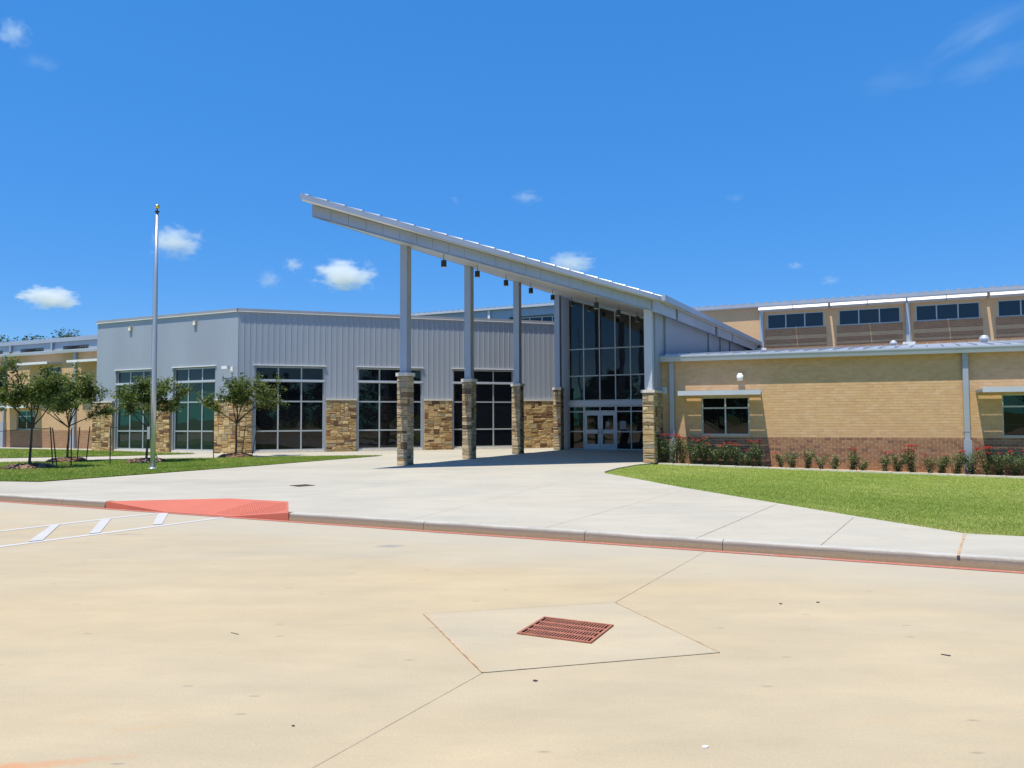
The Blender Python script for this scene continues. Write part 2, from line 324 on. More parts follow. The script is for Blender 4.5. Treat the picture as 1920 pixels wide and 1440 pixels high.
def mesh_of(name, g, tint=False):
    me = bpy.data.meshes.new(name); me.from_pydata(g.v, [], g.f)
    if tint:
        a = me.attributes.new('tint', 'FLOAT', 'FACE'); a.data.foreach_set('value', g.t)
    me.update(); return me
def link(name, me, mat, parent=None, loc=(0, 0, 0), rz=0.0, smooth=False):
    if mat is not None and not me.materials: me.materials.append(M[mat])
    if smooth: me.polygons.foreach_set('use_smooth', [True] * len(me.polygons))
    o = bpy.data.objects.new(name, me); col.objects.link(o); o.location = loc; o.rotation_euler = (0, 0, rz)
    if parent is not None: o.parent = parent
    return o
def part(name, g, mat, parent=None, loc=(0, 0, 0), rz=0.0, smooth=False, tint=False, kind=None, label=None):
    o = link(name, mesh_of(name, g, tint), mat, parent, loc, rz, smooth)
    if kind: o['kind'] = kind
    if label: o['label'] = label
    return o
def root(name, label, cat, loc=(0, 0, 0), rz=0.0, group=None):
    o = bpy.data.objects.new(name, None); col.objects.link(o); o.location = loc; o.rotation_euler = (0, 0, rz)
    o.empty_display_size = 0.3; return tag(o, label, cat, group)
def tag(o, label, cat, group=None):
    o['label'] = label; o['category'] = cat
    if group: o['group'] = group
    return o
def struct(name, g, mat, parent=None, smooth=False):
    o = part(name, g, mat, parent, smooth=smooth)
    if parent is None: o['kind'] = 'structure'
    return o
def copy_tree(o, parent=None):
    c = o.copy(); col.objects.link(c); c.parent = parent
    for ch in o.children: copy_tree(ch, c)
    return c

def wall_sheet(x0, x1, z0, z1, holes, y=0.0, depth=0.3):
    """A wall face at y with openings and their reveals going back to y + depth."""
    g = G(); xs = sorted({x0, x1, *[h[0] for h in holes], *[h[1] for h in holes]}); zs = sorted({z0, z1, *[h[2] for h in holes], *[h[3] for h in holes]})
    for i in range(len(xs) - 1):
        for j in range(len(zs) - 1):
            cx = (xs[i] + xs[i + 1]) / 2; cz = (zs[j] + zs[j + 1]) / 2
            if any(h[0] < cx < h[1] and h[2] < cz < h[3] for h in holes): continue
            g.add([(xs[i], y, zs[j]), (xs[i + 1], y, zs[j]), (xs[i + 1], y, zs[j + 1]), (xs[i], y, zs[j + 1])], [(0, 1, 2, 3)])
    for a, b, c, d in holes:
        g.add([(a, y, c), (b, y, c), (b, y, d), (a, y, d), (a, y + depth, c), (b, y + depth, c), (b, y + depth, d), (a, y + depth, d)],
              [(0, 4, 5, 1), (1, 5, 6, 2), (2, 6, 7, 3), (3, 7, 4, 0)])
    # ends, top and back
    D = depth + 0.05
    g.add([(x0, y, z0), (x1, y, z0), (x1, y, z1), (x0, y, z1), (x0, y + D, z0), (x1, y + D, z0), (x1, y + D, z1), (x0, y + D, z1)],
          [(3, 2, 6, 7), (0, 3, 7, 4), (1, 5, 6, 2), (5, 4, 7, 6)])
    return g

def window(parent, xs, zs, y, glass='glass', fw=0.07, fat=None, rz=0.0, frame_mat='frame', depth=0.09, pane_of=None):
    """Frame with mullions at xs and rails at zs; one pane per opening. y is the frame's face (outwards is -y)."""
    fat = fat or {}
    g = G(); h = fw / 2; zlo, zhi = zs[0], zs[-1]
    zr = []
    for z in zs:
        t = fat.get(round(z, 2), fw) / 2
        a, b = (z, z + 2 * t) if z == zlo else ((z - 2 * t, z) if z == zhi else (z - t, z + t))
        zr.append((a, b)); g.box(xs[0], xs[-1], y + 0.004, y + depth, a, b)
    for i, x in enumerate(xs):
        a, b = (x, x + fw) if i == 0 else ((x - fw, x) if i == len(xs) - 1 else (x - h, x + h))
        g.box(a, b, y, y + depth - 0.004, zlo - 0.002, zhi + 0.002)
    wdw = part('window', g, frame_mat, parent, rz=rz)
    for i in range(len(xs) - 1):
        a = xs[i] + (fw if i == 0 else h); b = xs[i + 1] - (fw if i == len(xs) - 2 else h)
        for j in range(len(zs) - 1):
            c, d = zr[j][1], zr[j + 1][0]
            mt = pane_of(i, j) if pane_of else glass
            part('pane', G().box(a - 0.01, b + 0.01, y + 0.035, y + 0.055, c - 0.01, d + 0.01), mt, wdw)
    return wdw

def stone_piece(w_, h_, r, dep=0.05):
    """One rough stone with a chamfered, uneven face; x, z extents, outwards is -y."""
    c = 0.012; f = lambda: -dep + r.uniform(-0.014, 0.012)
    j = lambda: r.uniform(-0.006, 0.006)
    vs = [(j(), 0.02, j()), (w_ + j(), 0.02, j()), (w_ + j(), 0.02, h_ + j()), (j(), 0.02, h_ + j())]
    vs += [(x, -dep + 0.018, z) for x, _, z in vs[:4]]
    ins = [(c, c), (w_ - c, c), (w_ - c, h_ - c), (c, h_ - c)]
    vs += [(x + j(), f(), z + j()) for x, z in ins]
    vs += [(w_ * r.uniform(0.35, 0.65), f() - 0.006, h_ * r.uniform(0.35, 0.65))]
    fs = [(i, (i + 1) % 4, 4 + (i + 1) % 4, 4 + i) for i in range(4)] + [(4 + i, 4 + (i + 1) % 4, 8 + (i + 1) % 4, 8 + i) for i in range(4)] + [(8 + i, 8 + (i + 1) % 4, 12) for i in range(4)]
    return vs, fs
def ashlar(x0, x1, z0, z1, r, ux=0.105, uz=0.098, gap=0.012, wmin=2, wmax=5):
    """Random ashlar: blocks of whole cells that fill the panel; returns (x, z, w, h)."""
    nx = max(2, round((x1 - x0) / ux)); nz = max(2, round((z1 - z0) / uz)); ux = (x1 - x0) / nx; uz = (z1 - z0) / nz
    grid = [[False] * nx for _ in range(nz)]; out = []
    for j in range(nz):
        for i in range(nx):
            if grid[j][i]: continue
            wd = r.choice([2, 3, 3, 4, 4, 5]); wd = max(wmin, min(wd, wmax)); ht = r.choice([1, 1, 2, 2, 2, 3]) if wd < 5 else r.choice([1, 1, 2])
            run = 0
            while run < wd and i + run < nx and not grid[j][i + run]: run += 1
            rest = 0
            while i + run + rest < nx and not grid[j][i + run + rest] and rest < 2: rest += 1
            if rest == 1: run += 1
            ht = min(ht, nz - j)
            for b in range(ht):
                for a in range(run): grid[j + b][i + a] = True
            out.append((x0 + i * ux + gap / 2, z0 + j * uz + gap / 2, run * ux - gap, ht * uz - gap))
    return out

# ================================================================== THE SETTING
def site(o2, s, t): return (o2[0] + E1.x * s + E2.x * t, o2[1] + E1.y * s + E2.y * t)
K0 = (0.56, 11.52)                                        # a point on the kerb's foot
KP = lambda s, t: site(K0, s, t)

struct('ground', G().add([(-3000, -3000, -0.6), (3000, -3000, -0.6), (3000, 4000, -0.6), (-3000, 4000, -0.6)], [(0, 1, 2, 3)]), 'ground')

# car park: one sheet with an opening for the drain's apron
AP = [(-0.83, 7.12), (1.0, 7.53), (1.59, 5.92), (-0.22, 5.48)]
gc = Vector((0.455, 6.60, 0)); GL, GW = 0.335, 0.295
gr = [tuple((gc + E1 * (sx * GL) + E2 * (sy * GW))[:2]) for sx, sy in ((-1, -1), (-1, 1), (1, 1), (1, -1))]
g = G(); far = [(*KP(-90, 0.0), 0), (*KP(90, 0.0), 0), (*KP(90, -110), 0), (*KP(-90, -110), 0)]
g.add(far + [(x, y, 0) for x, y in AP], [(0, 4, 5, 1), (1, 5, 6, 2), (2, 6, 7, 3), (3, 7, 4, 0)])
g.add([(*KP(-90, -110), 0), (*KP(90, -110), 0), (*KP(90, -110), -0.7), (*KP(-90, -110), -0.7)], [(0, 1, 2, 3)])
lot = struct('parking_lot', g, 'lot')
# apron of paler concrete round the drain
order = [gr[0], gr[1], gr[2], gr[3]]
g = G().add([(x, y, 0.003) for x, y in AP] + [(x, y, -0.006) for x, y in (gr[1], gr[2], gr[3], gr[0])], [(0, 4, 5, 1), (1, 5, 6, 2), (2, 6, 7, 3), (3, 7, 4, 0)])
g.add([(x, y, -0.006) for x, y in (gr[1], gr[2], gr[3], gr[0])] + [(x, y, -0.5) for x, y in (gr[1], gr[2], gr[3], gr[0])], [(0, 1, 5, 4), (1, 2, 6, 5), (2, 3, 7, 6), (3, 0, 4, 7), (4, 5, 6, 7)])
part('apron_slab', g, 'apron', lot)
def strip(p, q, wd, z, wob=0.0):
    """A joint or painted line between two plan points, slightly uneven in width."""
    p = Vector((*p, 0)); q = Vector((*q, 0)); d = (q - p); n = max(1, int(d.length / 0.25)) if wob else 1
    nrm = Vector((-d.y, d.x, 0)).normalized(); vs = []
    for i in range(n + 1):
        c = p + d * (i / n); a = wd / 2 * (1 + rnd.uniform(-wob, wob)); b = wd / 2 * (1 + rnd.uniform(-wob, wob))
        vs += [tuple((c + nrm * a)[:2]) + (z,), tuple((c - nrm * b)[:2]) + (z,)]
    return G().add(vs, [(2 * i, 2 * i + 1, 2 * i + 3, 2 * i + 2) for i in range(n)])
for i, (wd, mt) in enumerate(((0.006, 'sealant_grey'), (0.010, 'sealant_tan'), (0.006, 'sealant_grey'), (0.014, 'sealant_tan'))):
    part('joint', strip(AP[i], AP[(i + 1) % 4], wd, 0.007, 0.35), mt, lot)
dj = Vector((2.59 - 1.01, 10.34 - 7.53, 0)).normalized()
part('joint', strip(AP[1], (2.75, 10.62), 0.0045, 0.004, 0.3), 'sealant_grey', lot)
part('joint', strip(AP[3], (AP[3][0] - dj.x * 9, AP[3][1] - dj.y * 9), 0.0035, 0.004, 0.3), 'sealant_grey', lot)
# plaza and pavements: one sheet at kerb height
LAWN_EDGE = [(6.5, 10.96), (6.3, 11.5), (5.8, 12.98), (5.18, 15.0), (4.13, 18.46), (3.35, 21.6), (2.85, 23.5), (2.95, 24.3), (3.6, 26.0), (4.5, 27.75), (5.25, 28.75)]
KR, KL = KP(60, 0.16), KP(-70, 0.16)
right_end = site((6.5, 10.96), 50, 0)
_f = 0.165 / 1.46
pl = [KL, KP(-10.03 + 1.97 * _f, 0.165), KP(-8.06, 1.46), KP(-6.43, 1.46), KP(-5.10 - 1.33 * _f, 0.165), KR, right_end] + LAWN_EDGE + [(5.9, 29.85), (9.5, 48), (-10, 62), (-75, 75)]
def ear(poly):
    from mathutils.geometry import tessellate_polygon
    return tessellate_polygon([[Vector((x, y, 0)) for x, y in poly]])
n = len(pl)
plaza = struct('plaza', G().add([(x, y, PZ) for x, y in pl] + [(x, y, -0.35) for x, y in pl], [tuple(f) for f in ear(pl)] + [(i, n + i, n + (i + 1) % n, (i + 1) % n) for i in range(n)]), 'plaza')
for p, q, wd, mt in (((5.71, 12.77), (4.02, 9.98), 0.010, 'sealant_grey'), ((5.14, 14.81), (2.55, 10.62), 0.009, 'sealant_grey'), ((6.45, 10.9), (5.36, 9.20), 0.030, 'sealant_tan'),
                     ((3.94, 17.64), (0.50, 11.72), 0.006, 'sealant_grey'), ((2.2, 22.6), (-1.7, 12.75), 0.006, 'sealant_grey'), ((-3.0, 26.0), (1.2, 24.0), 0.006, 'sealant_grey'),
                     ((-9.0, 23.6), (3.6, 17.6), 0.006, 'sealant_grey'), (KP(-7.0, 2.2), KP(-7.0, 12), 0.006, 'sealant_grey'), (KP(-13, 0.3), KP(-13, 9.0), 0.006, 'sealant_grey'),
                     (KP(10.5, 0.2), KP(10.5, 2.0), 0.012, 'sealant_grey')):
    part('joint', strip(p, q, wd, PZ + 0.004, 0.3), mt, plaza)

# kerb in cast lengths, broken by the red ramp
kerb_root = bpy.data.objects.new('kerb', None); col.objects.link(kerb_root); kerb_root['kind'] = 'structure'
kerb_root.location = (*K0, 0); kerb_root.rotation_euler = (0, 0, -A)
prof = [(-0.006, -0.3), (0.0, 0.0), (0.012, 0.075), (0.020, 0.105), (0.034, 0.127), (0.056, 0.139), (0.09, 0.1425), (0.165, 0.1425), (0.165, -0.3)]
cuts = [-70, -40, -25, -18, -11.45, -10.06, None, -5.096, -2.25, 0.55, 2.55, 6.12, 10.5, 15, 21, 28, 40, 60]
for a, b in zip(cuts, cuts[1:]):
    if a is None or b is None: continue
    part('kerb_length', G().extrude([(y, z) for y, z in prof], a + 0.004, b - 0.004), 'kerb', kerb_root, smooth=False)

# red kerb ramp with flared sides
rr = root('kerb_ramp', 'salmon red painted kerb ramp with flared sides where the plaza meets the car park', 'ramp', (*K0, 0), -A)
a0, a1, b0, b1, bt, L0, L1 = -8.25, -6.5, -8.06, -6.43, 1.46, -10.03, -5.10
top = PZ + 0.006
part('slope', G().add([(a0, -0.02, 0.012), (a1, -0.02, 0.012), (b1, bt, top), (b0, bt, top)], [(0, 1, 2, 3)]), 'paint_ramp', rr)
part('flare', G().add([(L0, 0.0, top), (a0, -0.02, 0.012), (b0, bt, top), (L0, 0, 0.0), (a0, -0.02, 0.0)], [(0, 1, 2), (0, 3, 4, 1)]), 'paint_ramp', rr)
part('flare', G().add([(a1, -0.02, 0.012), (L1, 0.0, top), (b1, bt, top), (L1, 0, 0.0), (a1, -0.02, 0.0)], [(0, 1, 2), (1, 0, 4, 3)]), 'paint_ramp', rr)
g = G()
for i in range(26):
    for j in range(20):
        x = -7.05 + i * 0.06 - j * 0.004; y = 0.12 + j * 0.06
        if x < -6.5 + 0.07 * y / bt: z = 0.012 + (top - 0.012) * (y + 0.02) / (bt + 0.02)
        else:
            xr = L1 + (b1 - L1) * (y / bt)
            if x > xr - 0.05: continue
            xl = a1 + (b1 - a1) * (y / bt); zl = 0.012 + (top - 0.012) * (y + 0.02) / (bt + 0.02)
            z = zl + (top - zl) * (x - xl) / max(0.05, xr - xl)
        g.add([(x - .014, y - .014, z - .01), (x + .014, y - .014, z - .01), (x + .014, y + .014, z - .01), (x - .014, y + .014, z - .01), (x - .008, y - .008, z + .006), (x + .008, y - .008, z + .006), (x + .008, y + .008, z + .006), (x - .008, y + .008, z + .006)],
              [(4, 5, 6, 7), (0, 1, 5, 4), (1, 2, 6, 5), (2, 3, 7, 6), (3, 0, 4, 7)])
part('domes', g, 'paint_ramp', rr, kind='stuff')

# fire lane stripe along the kerb's foot, with stencilled words
stripe = root('fire_lane_stripe', 'worn red fire lane stripe painted along the foot of the kerb', 'road marking', (*K0, 0), -A)
part('paint', strip((-70, -0.075), (60, -0.075), 0.12, 0.006, 0.06), 'paint_red', stripe)
def text_mesh(s, size):
    cu = bpy.data.curves.new('lettering', 'FONT'); cu.body = s; cu.size = size; cu.resolution_u = 3
    o = bpy.data.objects.new('lettering_source', cu); col.objects.link(o)
    dg = bpy.context.evaluated_depsgraph_get(); dg.update()
    me = bpy.data.meshes.new_from_object(o.evaluated_get(dg)); bpy.data.objects.remove(o); return me
for s, x in (('FIRE LANE', 2.93), ('NO', 3.42), ('PARKING', 3.56)):
    me = text_mesh(s, 0.105); ln = link('lettering', me, 'paint_white', stripe, (x, -0.112, 0.010)); ln.scale = (0.62, 0.92, 1)
stripe.children[1].location.x = 2.78

# white access aisle
mk = root('access_aisle_marking', 'white outlined aisle with slanted bars painted on the car park before the red ramp', 'road marking')
d33 = Vector((-0.535, -0.845, 0))
for px in ((-6.9, 15.1), (-5.30, 14.40)):
    q = Vector((*px, 0)) + d33 * 11
    part('line', strip(px, tuple(q[:2]), 0.125, 0.004, 0.04), 'paint_white', mk)
bars = [[(-6.93, 14.93), (-6.70, 14.95), (-6.08, 13.33), (-6.27, 13.28)], [(-7.55, 14.0), (-7.42, 14.2), (-6.66, 12.42), (-6.80, 12.25)], [(-8.02, 13.26), (-7.93, 13.44), (-7.12, 11.68), (-7.28, 11.47)]]
st = Vector(bars[2][0]) - Vector(bars[1][0])
for k in (1, 2, 3): bars.append([tuple(Vector(p) + st * 1.35 * k) for p in bars[2]])
bars = [[q[0], tuple(Vector(q[0]).lerp(Vector(q[1]), .78)), tuple(Vector(q[3]).lerp(Vector(q[2]), .78)), q[3]] for q in bars]
for q in bars: part('bar', G().add([(x, y, 0.008) for x, y in reversed(q)], [(0, 1, 2, 3)]), 'paint_white_worn', mk)

# storm drain grate
dr = root('storm_drain_grate', 'rusty square slotted drain grate set in the car park apron', 'drain grate', (gc.x, gc.y, 0), -A)
g = G(); fr = 0.032
for x0, x1, y0, y1 in ((-GL, GL, -GW, -GW + fr), (-GL, GL, GW - fr, GW), (-GL, -GL + fr, -GW + fr, GW - fr), (GL - fr, GL, -GW + fr, GW - fr)): g.box(x0 + .004, x1 - .004, y0 + .004, y1 - .004, -0.012, 0.006)
part('frame', g, 'rust', dr)
NB, NR = 23, 4; iw = (2 * GL - 2 * fr) / NB; ih = (2 * GW - 2 * fr) / NR
for j in range(1, NR):
    y = -GW + fr + j * ih; part('crossbar', G().box(-GL + fr, GL - fr, y - 0.016, y + 0.016, -0.001, 0.0042), 'rust', dr)
g = G()
for i in range(1, NB):
    x = -GL + fr + i * iw; g.box(x - 0.0062, x + 0.0062, -GW + fr, GW - fr, -0.0008, 0.003)
o = part('bar', g, 'rust', dr); o['kind'] = 'stuff'
part('pit_shade', G().box(-GL + .003, GL - .003, -GW + .003, GW - .003, -0.46, -0.03), 'pit_shade', dr)  # solid near-black block, its colour standing in for shade below the grate
sg = root('plaza_drain', 'small dark metal drain cover lying flush in the pale plaza', 'drain cover', (-5.38, 19.48, PZ), -A - R_(20))
q = 0.235
for x0, x1, y0, y1 in ((-q, q, -q, -q + .05), (-q, q, q - .05, q), (-q, -q + .05, -q + .05, q - .05), (q - .05, q, -q + .05, q - .05)): part('frame_bar', G().box(x0, x1, y0, y1, -.02, 0.010), 'dark_iron', sg)
for k in range(6): part('bar', G().box(-0.17 + k * 0.06, -0.135 + k * 0.06, -q + .05, q - .05, -.02, 0.008), 'dark_iron', sg)
part('pit_shade', G().box(-q + .05, q - .05, -q + .05, q - .05, -0.02, 0.0035), 'pit_shade', sg)  # near-black plate between the bars, painted in place of a shaded hollow

# lawns
def lawn_z(x, y):
    s = (x - 6.5) * E1.x + (y - 10.96) * E1.y; t = (x - 6.5) * E2.x + (y - 10.96) * E2.y
    d = min(1.0, max(0.0, (t + max(0, s) * 0.0) / 9.0)); k = min(1.0, max(0.0, (x - 4.5) / 12.0))
    return 0.125 - 0.27 * d * k - 0.03 * d
def inside(poly, X, Y):
    r = np.zeros(len(X), bool); n = len(poly)
    for i in range(n):
        x0, y0 = poly[i]; x1, y1 = poly[(i + 1) % n]
        c = ((y0 > Y) != (y1 > Y)) & (X < (x1 - x0) * (Y - y0) / (y1 - y0 + 1e-12) + x0); r ^= c
    return r
def draped(name, poly, zf, mat, step=0.8, eps=0.0):
    """A polygon cut into strips so that it can follow the ground."""
    import bmesh
    bm = bmesh.new(); bm.faces.new([bm.verts.new((x, y, 0)) for x, y in poly])
    for ax in (0, 1):
        lo = min(p[ax] for p in poly); hi = max(p[ax] for p in poly); k = lo + step
        while k < hi:
            no = (1, 0, 0) if ax == 0 else (0, 1, 0); co = (k, 0, 0) if ax == 0 else (0, k, 0)
            bmesh.ops.bisect_plane(bm, geom=bm.verts[:] + bm.edges[:] + bm.faces[:], plane_co=co, plane_no=no); k += step
    for v in bm.verts: v.co.z = zf(v.co.x, v.co.y) + eps
    bmesh.ops.triangulate(bm, faces=bm.faces[:])
    bmesh.ops.recalc_face_normals(bm, faces=bm.faces[:])
    me = bpy.data.meshes.new(name); bm.to_mesh(me); bm.free()
    if me.polygons and sum(p.normal.z for p in me.polygons) < 0: me.flip_normals()
    o = link(name, me, mat); o['kind'] = 'structure'; return o
BW0 = Vector((5.75, 29.9, 0)); BA = R_(-20); BE = Vector((math.cos(BA), math.sin(BA), 0)); BN = Vector((BE.y, -BE.x, 0))
BP = lambda s, d: tuple((BW0 + BE * s + BN * d)[:2])
lawn_r = LAWN_EDGE + [BP(0.15, 0.95), BP(3.0, 1.15), BP(7, 1.3), BP(12, 1.35), BP(30, 1.5), right_end]
draped('lawn', lawn_r, lawn_z, 'turf', 1.0)
bed = [BP(-0.05, 0.93), BP(0.15, 0.93), BP(3.0, 1.15), BP(7, 1.3), BP(12, 1.35), BP(30, 1.5), BP(30, -0.1), BP(-0.05, -0.1)]
bed_z = lambda x, y: lawn_z(x, y) + 0.02
draped('flower_bed', bed, bed_z, 'soil', 1.0)
lawn_l = [(-14.4, 21.38), (-13.09, 21.09), (-11.4, 24.2), (-9.47, 28.07), (-7.6, 32.3), (-6.03, 35.6), (-7.2, 35.55), (-9.6, 35.2), (-12.63, 34.35), (-21.04, 31.1), (-34, 26.0), (-34, 24.0), (-20, 21.7)]
flat = lambda z: (lambda x, y: z)
draped('lawn', lawn_l, flat(PZ + 0.022), 'turf_cool', 3.0)
lawn_l2 = [(-16.0, 38.6), (-19.0, 36.5), (-23.7, 34.9), (-45, 30.5), (-45, 51), (-32.99, 47.6), (-25.3, 44.1), (-24.6, 43.6), (-19.5, 40.6)]
draped('lawn', lawn_l2, flat(PZ + 0.022), 'turf_cool', 3.0)

def blades(name, poly, zf, n, mat, hmin, hmax, wmin, wmax, seed, label, fall=None):
    rs = np.random.RandomState(seed); P = np.array(poly); lo = P.min(0); hi = P.max(0)
    X = np.zeros(0); Y = np.zeros(0)
    while len(X) < n:
        x = rs.uniform(lo[0], hi[0], n * 2); y = rs.uniform(lo[1], hi[1], n * 2); k = inside(poly, x, y)
        if fall is not None:
            d = np.hypot(x, y); k &= rs.rand(len(x)) < np.clip((fall / d) ** 2, 0, 1)
            k &= (np.abs(x) < y * 0.76 + 1)
        X = np.concatenate([X, x[k]]); Y = np.concatenate([Y, y[k]])
    X = X[:n]; Y = Y[:n]; Z = np.array([zf(a, b) for a, b in zip(X, Y)])
    th = rs.uniform(0, 2 * np.pi, n); h = rs.uniform(hmin, hmax, n); wd = rs.uniform(wmin, wmax, n); la = rs.uniform(0, 2 * np.pi, n); le = h * rs.uniform(0.3, 1.7, n)
    V = np.zeros((n, 3, 3)); dx = np.cos(th) * wd / 2; dy = np.sin(th) * wd / 2
    V[:, 0] = np.stack([X - dx, Y - dy, Z - 0.004], 1); V[:, 1] = np.stack([X + dx, Y + dy, Z - 0.004], 1); V[:, 2] = np.stack([X + np.cos(la) * le, Y + np.sin(la) * le, Z + h], 1)
    me = bpy.data.meshes.new(name); me.vertices.add(3 * n); me.vertices.foreach_set('co', V.reshape(-1))
    me.loops.add(3 * n); me.loops.foreach_set('vertex_index', np.arange(3 * n, dtype=np.int32)); me.polygons.add(n)
    me.polygons.foreach_set('loop_start', np.arange(0, 3 * n, 3, dtype=np.int32))
    a = me.attributes.new('tint', 'FLOAT', 'FACE')
    cl = 0.48 + 0.16 * np.sin(X * 2.1 + 1.3 * np.sin(Y * 1.7)) * np.cos(Y * 1.3 + X * 0.6) + 0.17 * np.sin(X * 0.55 + 2.0 * np.sin(Y * 0.42)) + 0.10 * np.sin(X * 5.3 + Y * 3.1 + 2 * np.sin(X * 1.1))
    a.data.foreach_set('value', np.clip(cl + rs.normal(0, 0.2, n), 0.01, 0.99)); me.update()
    o = link(name, me, mat); o['kind'] = 'stuff'; o['label'] = label; o['category'] = 'grass'; return o
blades('grass', lawn_r, lawn_z, 230000, 'grass_blade', 0.018, 0.045, 0.006, 0.014, 3, 'short mown grass on the lawn in front of the brick wing', 13.0)
blades('grass', lawn_l, flat(PZ + 0.022), 90000, 'grass_blade_cool', 0.02, 0.05, 0.012, 0.028, 4, 'short mown grass round the young trees and the flagpole', 26.0)
blades('grass', lawn_l2, flat(PZ + 0.022), 30000, 'grass_blade_cool', 0.03, 0.06, 0.02, 0.04, 5, 'short mown grass between the path and the far brick wing', 38.0)

# ================================================================== GREY HALL (left)
hall = root('grey_hall', 'grey ribbed metal hall with stone base and tall dark windows, left of the entrance', 'building', (-14.154, 38.802, 0), -A)
FR = R_(19.4) + A                                         # the front face turns away from the left face at the corner
rs = random.Random(11)
def clad_face(x0, x1, wins, stones, rz, ribs, seed, glass, pane_of=None):
    r = random.Random(seed); zt = 7.47; zw = 4.68; zs_ = 2.88
    holes = [(a, b, 0.14, zw) for a, b in wins]
    part('wall', wall_sheet(x0, x1, -0.3, zt, holes, 0.15, 0.35), 'metal_wall', hall, rz=rz)
    # vertical metal panels
    cuts = sorted({x0, x1, *[v for w_ in wins for v in w_]})
    for a, b in zip(cuts, cuts[1:]):
        over = any(wa <= a + 1e-6 and b <= wb + 1e-6 for wa, wb in wins)
        lo = zw + 0.05 if over else zs_ + 0.10; n = max(1, round((b - a) / 0.305)); p = (b - a) / n
        for i in range(n):
            u = a + i * p; k = 0.011 if ribs else 0.006; e = 0.0
            pr = [(0.0, 0.148), (0.0, 0.135), (0.018, 0.135 - k), (0.034, 0.135 - k), (0.060, 0.137), (p * 0.55, 0.143), (p - 0.001, 0.137), (p - 0.001, 0.148)] if ribs else \
                 [(0.0005, 0.148), (0.0005, 0.1345), (0.006, 0.133), (p - 0.006, 0.133), (p - 0.0005, 0.1345), (p - 0.0005, 0.148)]
            m = len(pr); vs = [(u + x, y, lo) for x, y in pr] + [(u + x, y, zt - 0.01) for x, y in pr]
            g = G().add(vs, [tuple(range(m)), tuple(reversed(range(m, 2 * m)))] + [(j, m + j, m + (j + 1) % m, (j + 1) % m) for j in range(m)])
            part('metal_panel', g, 'metal_wall', hall, rz=rz)
    # windows
    for a, b in wins:
        w3 = (b - a) / 3; xs = [a + i * w3 for i in range(4)]
        window(hall, xs, [0.24, 1.27, 2.82, 3.91, 4.66], 0.24, glass, 0.075, {3.91: 0.15}, rz=rz, pane_of=pane_of)
        part('sill', G().box(a - 0.02, b + 0.02, 0.10, 0.40, 0.10, 0.238), 'limestone', hall, rz=rz)
        part('drip_strip', G().box(a - 0.09, b + 0.09, 0.06, 0.20, 4.685, 4.725), 'metal_white', hall, rz=rz)
        part('transom_fin', G().box(a - 0.03, b + 0.03, 0.12, 0.236, 3.86, 3.97), 'metal_light', hall, rz=rz)
    # stone piers
    out = []
    for a, b in stones:
        part('stone_backing', G().box(a + 0.005, b - 0.005, 0.04, 0.42, -0.3, zs_), 'mortar_stone', hall, rz=rz)
        part('stone_cap', G().box(a - 0.02, b + 0.02, -0.035, 0.40, zs_ + 0.003, zs_ + 0.085), 'limestone', hall, rz=rz)
        for x, z, w_, h_ in ashlar(a, b, 0.0, zs_, r): out.append((x, z, w_, h_, rz))
    part('coping', G().box(x0, x1, 0.05, 0.55, zt + 0.012, zt + 0.15 + 0.003 * (rz > 0)), 'coping', hall, rz=rz)
    part('drip_strip', G().box(x0, x1, 0.035, 0.30, zt - 0.018, zt + 0.010), 'metal_white', hall, rz=rz)
    return out
st_all = clad_face(-11.0, -0.055, [(-9.32, -6.10), (-4.72, -1.62)], [(-11.12, -9.42), (-6.0, -4.82), (-1.52, 0.0)], 0.0, False, 21, 'glass_green',
                   lambda i, j: 'glass_blue' if j == 3 else 'glass_green')  # top-row panes take a bluer glass: sky reflection put into the colour
st_all += clad_face(0.055, 18.65, [(0.90, 4.43), (6.20, 9.76), (11.53, 15.15)], [(0.0, 0.80), (4.52, 6.12), (9.85, 11.45), (15.25, 18.65)], FR, True, 22, 'glass')
st_all.sort(key=lambda q: -q[2] * q[3]); g_rest = {}
for k, (x, z, w_, h_, rz) in enumerate(st_all):
    vs, fs = stone_piece(w_, h_, rs)
    if k < 300:
        part('stone', G().add(vs, fs), 'stone', hall, loc=(math.cos(rz) * x - math.sin(rz) * 0.05, math.sin(rz) * x + math.cos(rz) * 0.05, z), rz=rz)
    else:
        g_rest.setdefault(rz, G()).add([(x + a, 0.05 + b, z + c) for a, b, c in vs], fs, rs.random())
for rz, g in g_rest.items(): part('stone_infill', g, 'stone', hall, rz=rz, tint=True, kind='stuff')
# corner strip, end wall and flat roof
part('end_wall', G().box(-11.02, -10.9, 0.2, 16, -0.3, 7.46), 'metal_wall', hall)
ex = (math.cos(FR) * 18.65, math.sin(FR) * 18.65)
part('roof', G().prism([(-10.9, 0.4), (-0.2, 0.4), (ex[0] - 0.3, ex[1] + 0.4), (ex[0] - 2, ex[1] + 9), (-10.9, 16)], 7.25, 7.40), 'roof_metal', hall)

